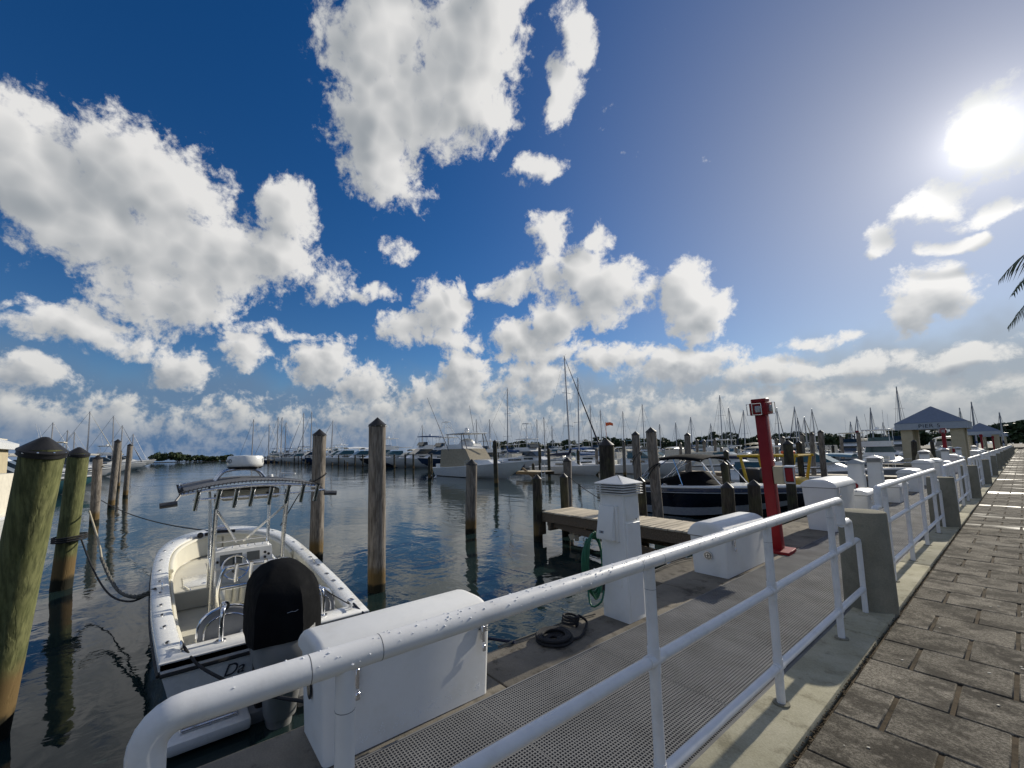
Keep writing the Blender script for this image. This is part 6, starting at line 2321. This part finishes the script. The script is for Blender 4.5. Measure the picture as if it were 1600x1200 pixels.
# ------------------------------------------------------------------ vegetation
def wood(name, label, spots, leaf, per, mat, seed, kind='stuff'):
    """a far wood: clustered leafy faces on many crowns, one mass"""
    rr = random.Random(seed)
    vs_, fs = [], []
    for (x, y, z0, r, h) in spots:
        lobes = [(x + rr.gauss(0, r * .45), y + rr.gauss(0, r * .45), z0 + h * rr.uniform(.35, .95), r * rr.uniform(.35, .65)) for _ in range(6)]
        for _ in range(per):
            lx, ly, lz, lr = rr.choice(lobes)
            d = Vector((rr.gauss(0, 1), rr.gauss(0, 1), rr.gauss(0, 1))).normalized() * (lr * rr.uniform(.55, 1.05))
            c = Vector((lx, ly, max(z0 + .05, lz))) + Vector((d.x, d.y, d.z * .7))
            if c.z < z0:
                continue
            n1 = Vector((rr.gauss(0, 1), rr.gauss(0, 1), rr.gauss(0, 1))).normalized()
            e1 = n1.orthogonal().normalized()
            e2 = n1.cross(e1)
            s_ = leaf * rr.uniform(.6, 1.4)
            o = len(vs_)
            vs_ += [c + e1 * s_, c + e2 * s_ * .7, c - e1 * s_, c - e2 * s_ * .7]
            fs.append((o, o + 1, o + 2, o + 3))
    me = bpy.data.meshes.new(name)
    me.from_pydata([tuple(v) for v in vs_], [], fs)
    me.materials.append(MATS[mat])
    o = put(name, me)
    return tag(o, label, 'trees', kind=kind)

def woods():
    rr = random.Random(2)
    sp = []
    for i in range(46):
        u = i / 45
        y = -8 + 38 * u
        h = 4.6 + 1.2 * math.sin(u * 9) if u < .55 else 3.2 + .7 * math.sin(u * 14)
        sp.append((-300 + rr.uniform(-8, 8), y + rr.uniform(-.5, .5), WATER_Z, rr.uniform(1.6, 2.8), h * rr.uniform(.75, 1.1)))
    wood('mangrove_island', 'low dark green mangrove island on the horizon between side pier and far row', sp, .42, 330, 'leaf_mangrove', 4)
    sp = []
    for i in range(190):
        u = i / 189
        x = -190 + 290 * u
        h = (6.4 - 2.0 * u) * (1 + .10 * math.sin(u * 31) + .08 * math.sin(u * 77))
        sp.append((x + rr.uniform(-1, 1), 152 + rr.uniform(-4, 6), -.4, rr.uniform(1.9, 3.1), h * rr.uniform(.8, 1.12)))
    wood('shore_trees', 'dark tree line along the far shore behind the marina masts', sp, .52, 300, 'leaf_mangrove', 5)
    b = MB()
    b.box(-260, 120, 147, 420, -1.5, .2)
    struct(b.build('shore', 'soil', smooth=0))
    b = MB()
    b.box(-312, -291, -12, 34, -1.5, -.55)
    struct(b.build('island', 'soil', smooth=0))
woods()

def palm(x, y, h, label, seed, lean=(0, 0)):
    rr = random.Random(seed)
    t = thing('palm_tree', label, 'palm tree', (x, y, 0.0), group='palms along the promenade')
    b = MB()
    n = 18
    rings = []
    top = Vector((lean[0], lean[1], h))
    for i in range(n + 1):
        u = i / n
        c = Vector((lean[0] * u * u, lean[1] * u * u, h * u))
        r = (.20 - .09 * u) * (1.0 + .07 * (i % 2)) + (.08 if i == 0 else 0)
        rings.append(b.ring(c, (0, 0, 1), r, 12))
    b.loft(rings)
    b.build('trunk', 'bark_palm', t, smooth=60)
    for k in range(19):
        a = 2 * PI * k / 19 + rr.uniform(-.15, .15)
        up = rr.uniform(-.35, 1.0)
        if k == 9:
            a, up = PI + .05, .75
        if k == 10:
            a, up = PI - .1, -.1
        ln = rr.uniform(2.1, 2.7)
        pts = []
        for i in range(13):
            u = i / 12
            rad = ln * (u * (1 - .16 * u * u))
            z = up * ln * .55 * u - (1.0 + .25 * up) * .95 * u * u * ln * .55
            pts.append(top + Vector((math.cos(a) * rad * math.cos(up * .5), math.sin(a) * rad * math.cos(up * .5), z)))
        f = MB()
        f.tube(pts, [.028 * (1 - .85 * i / 12) for i in range(13)], 5)
        side = Vector((-math.sin(a), math.cos(a), 0))
        for i in range(2, 50):
            u = i / 50 * 12
            j = min(11, int(u))
            p = pts[j].lerp(pts[j + 1], u - j)
            d = (pts[j + 1] - pts[j]).normalized()
            lw = .62 * math.sin(PI * min(.97, .12 + i / 50 * .88)) + .05
            for s in (1, -1):
                tip = p + side * (s * lw * .72) + d * (lw * .55) + Vector((0, 0, -lw * rr.uniform(.28, .62)))
                w_ = d * .017
                md = p.lerp(tip, .5) + Vector((0, 0, .03))
                o = len(f.v)
                f.v += [tuple(p - w_), tuple(p + w_), tuple(md + w_ * 1.1), tuple(md - w_ * 1.1), tuple(tip)]
                f.f += [(o, o + 1, o + 2, o + 3), (o + 3, o + 2, o + 4)]
        f.build('frond', 'leaf_palm', t, smooth=0)
    return t
palm(2.05, 12.0, 5.05, 'palm whose frond tips hang in from the picture\'s edge below the sun', 3)
palm(2.5, 46.0, 6.0, 'distant palm beside the far stretch of pavement', 9)
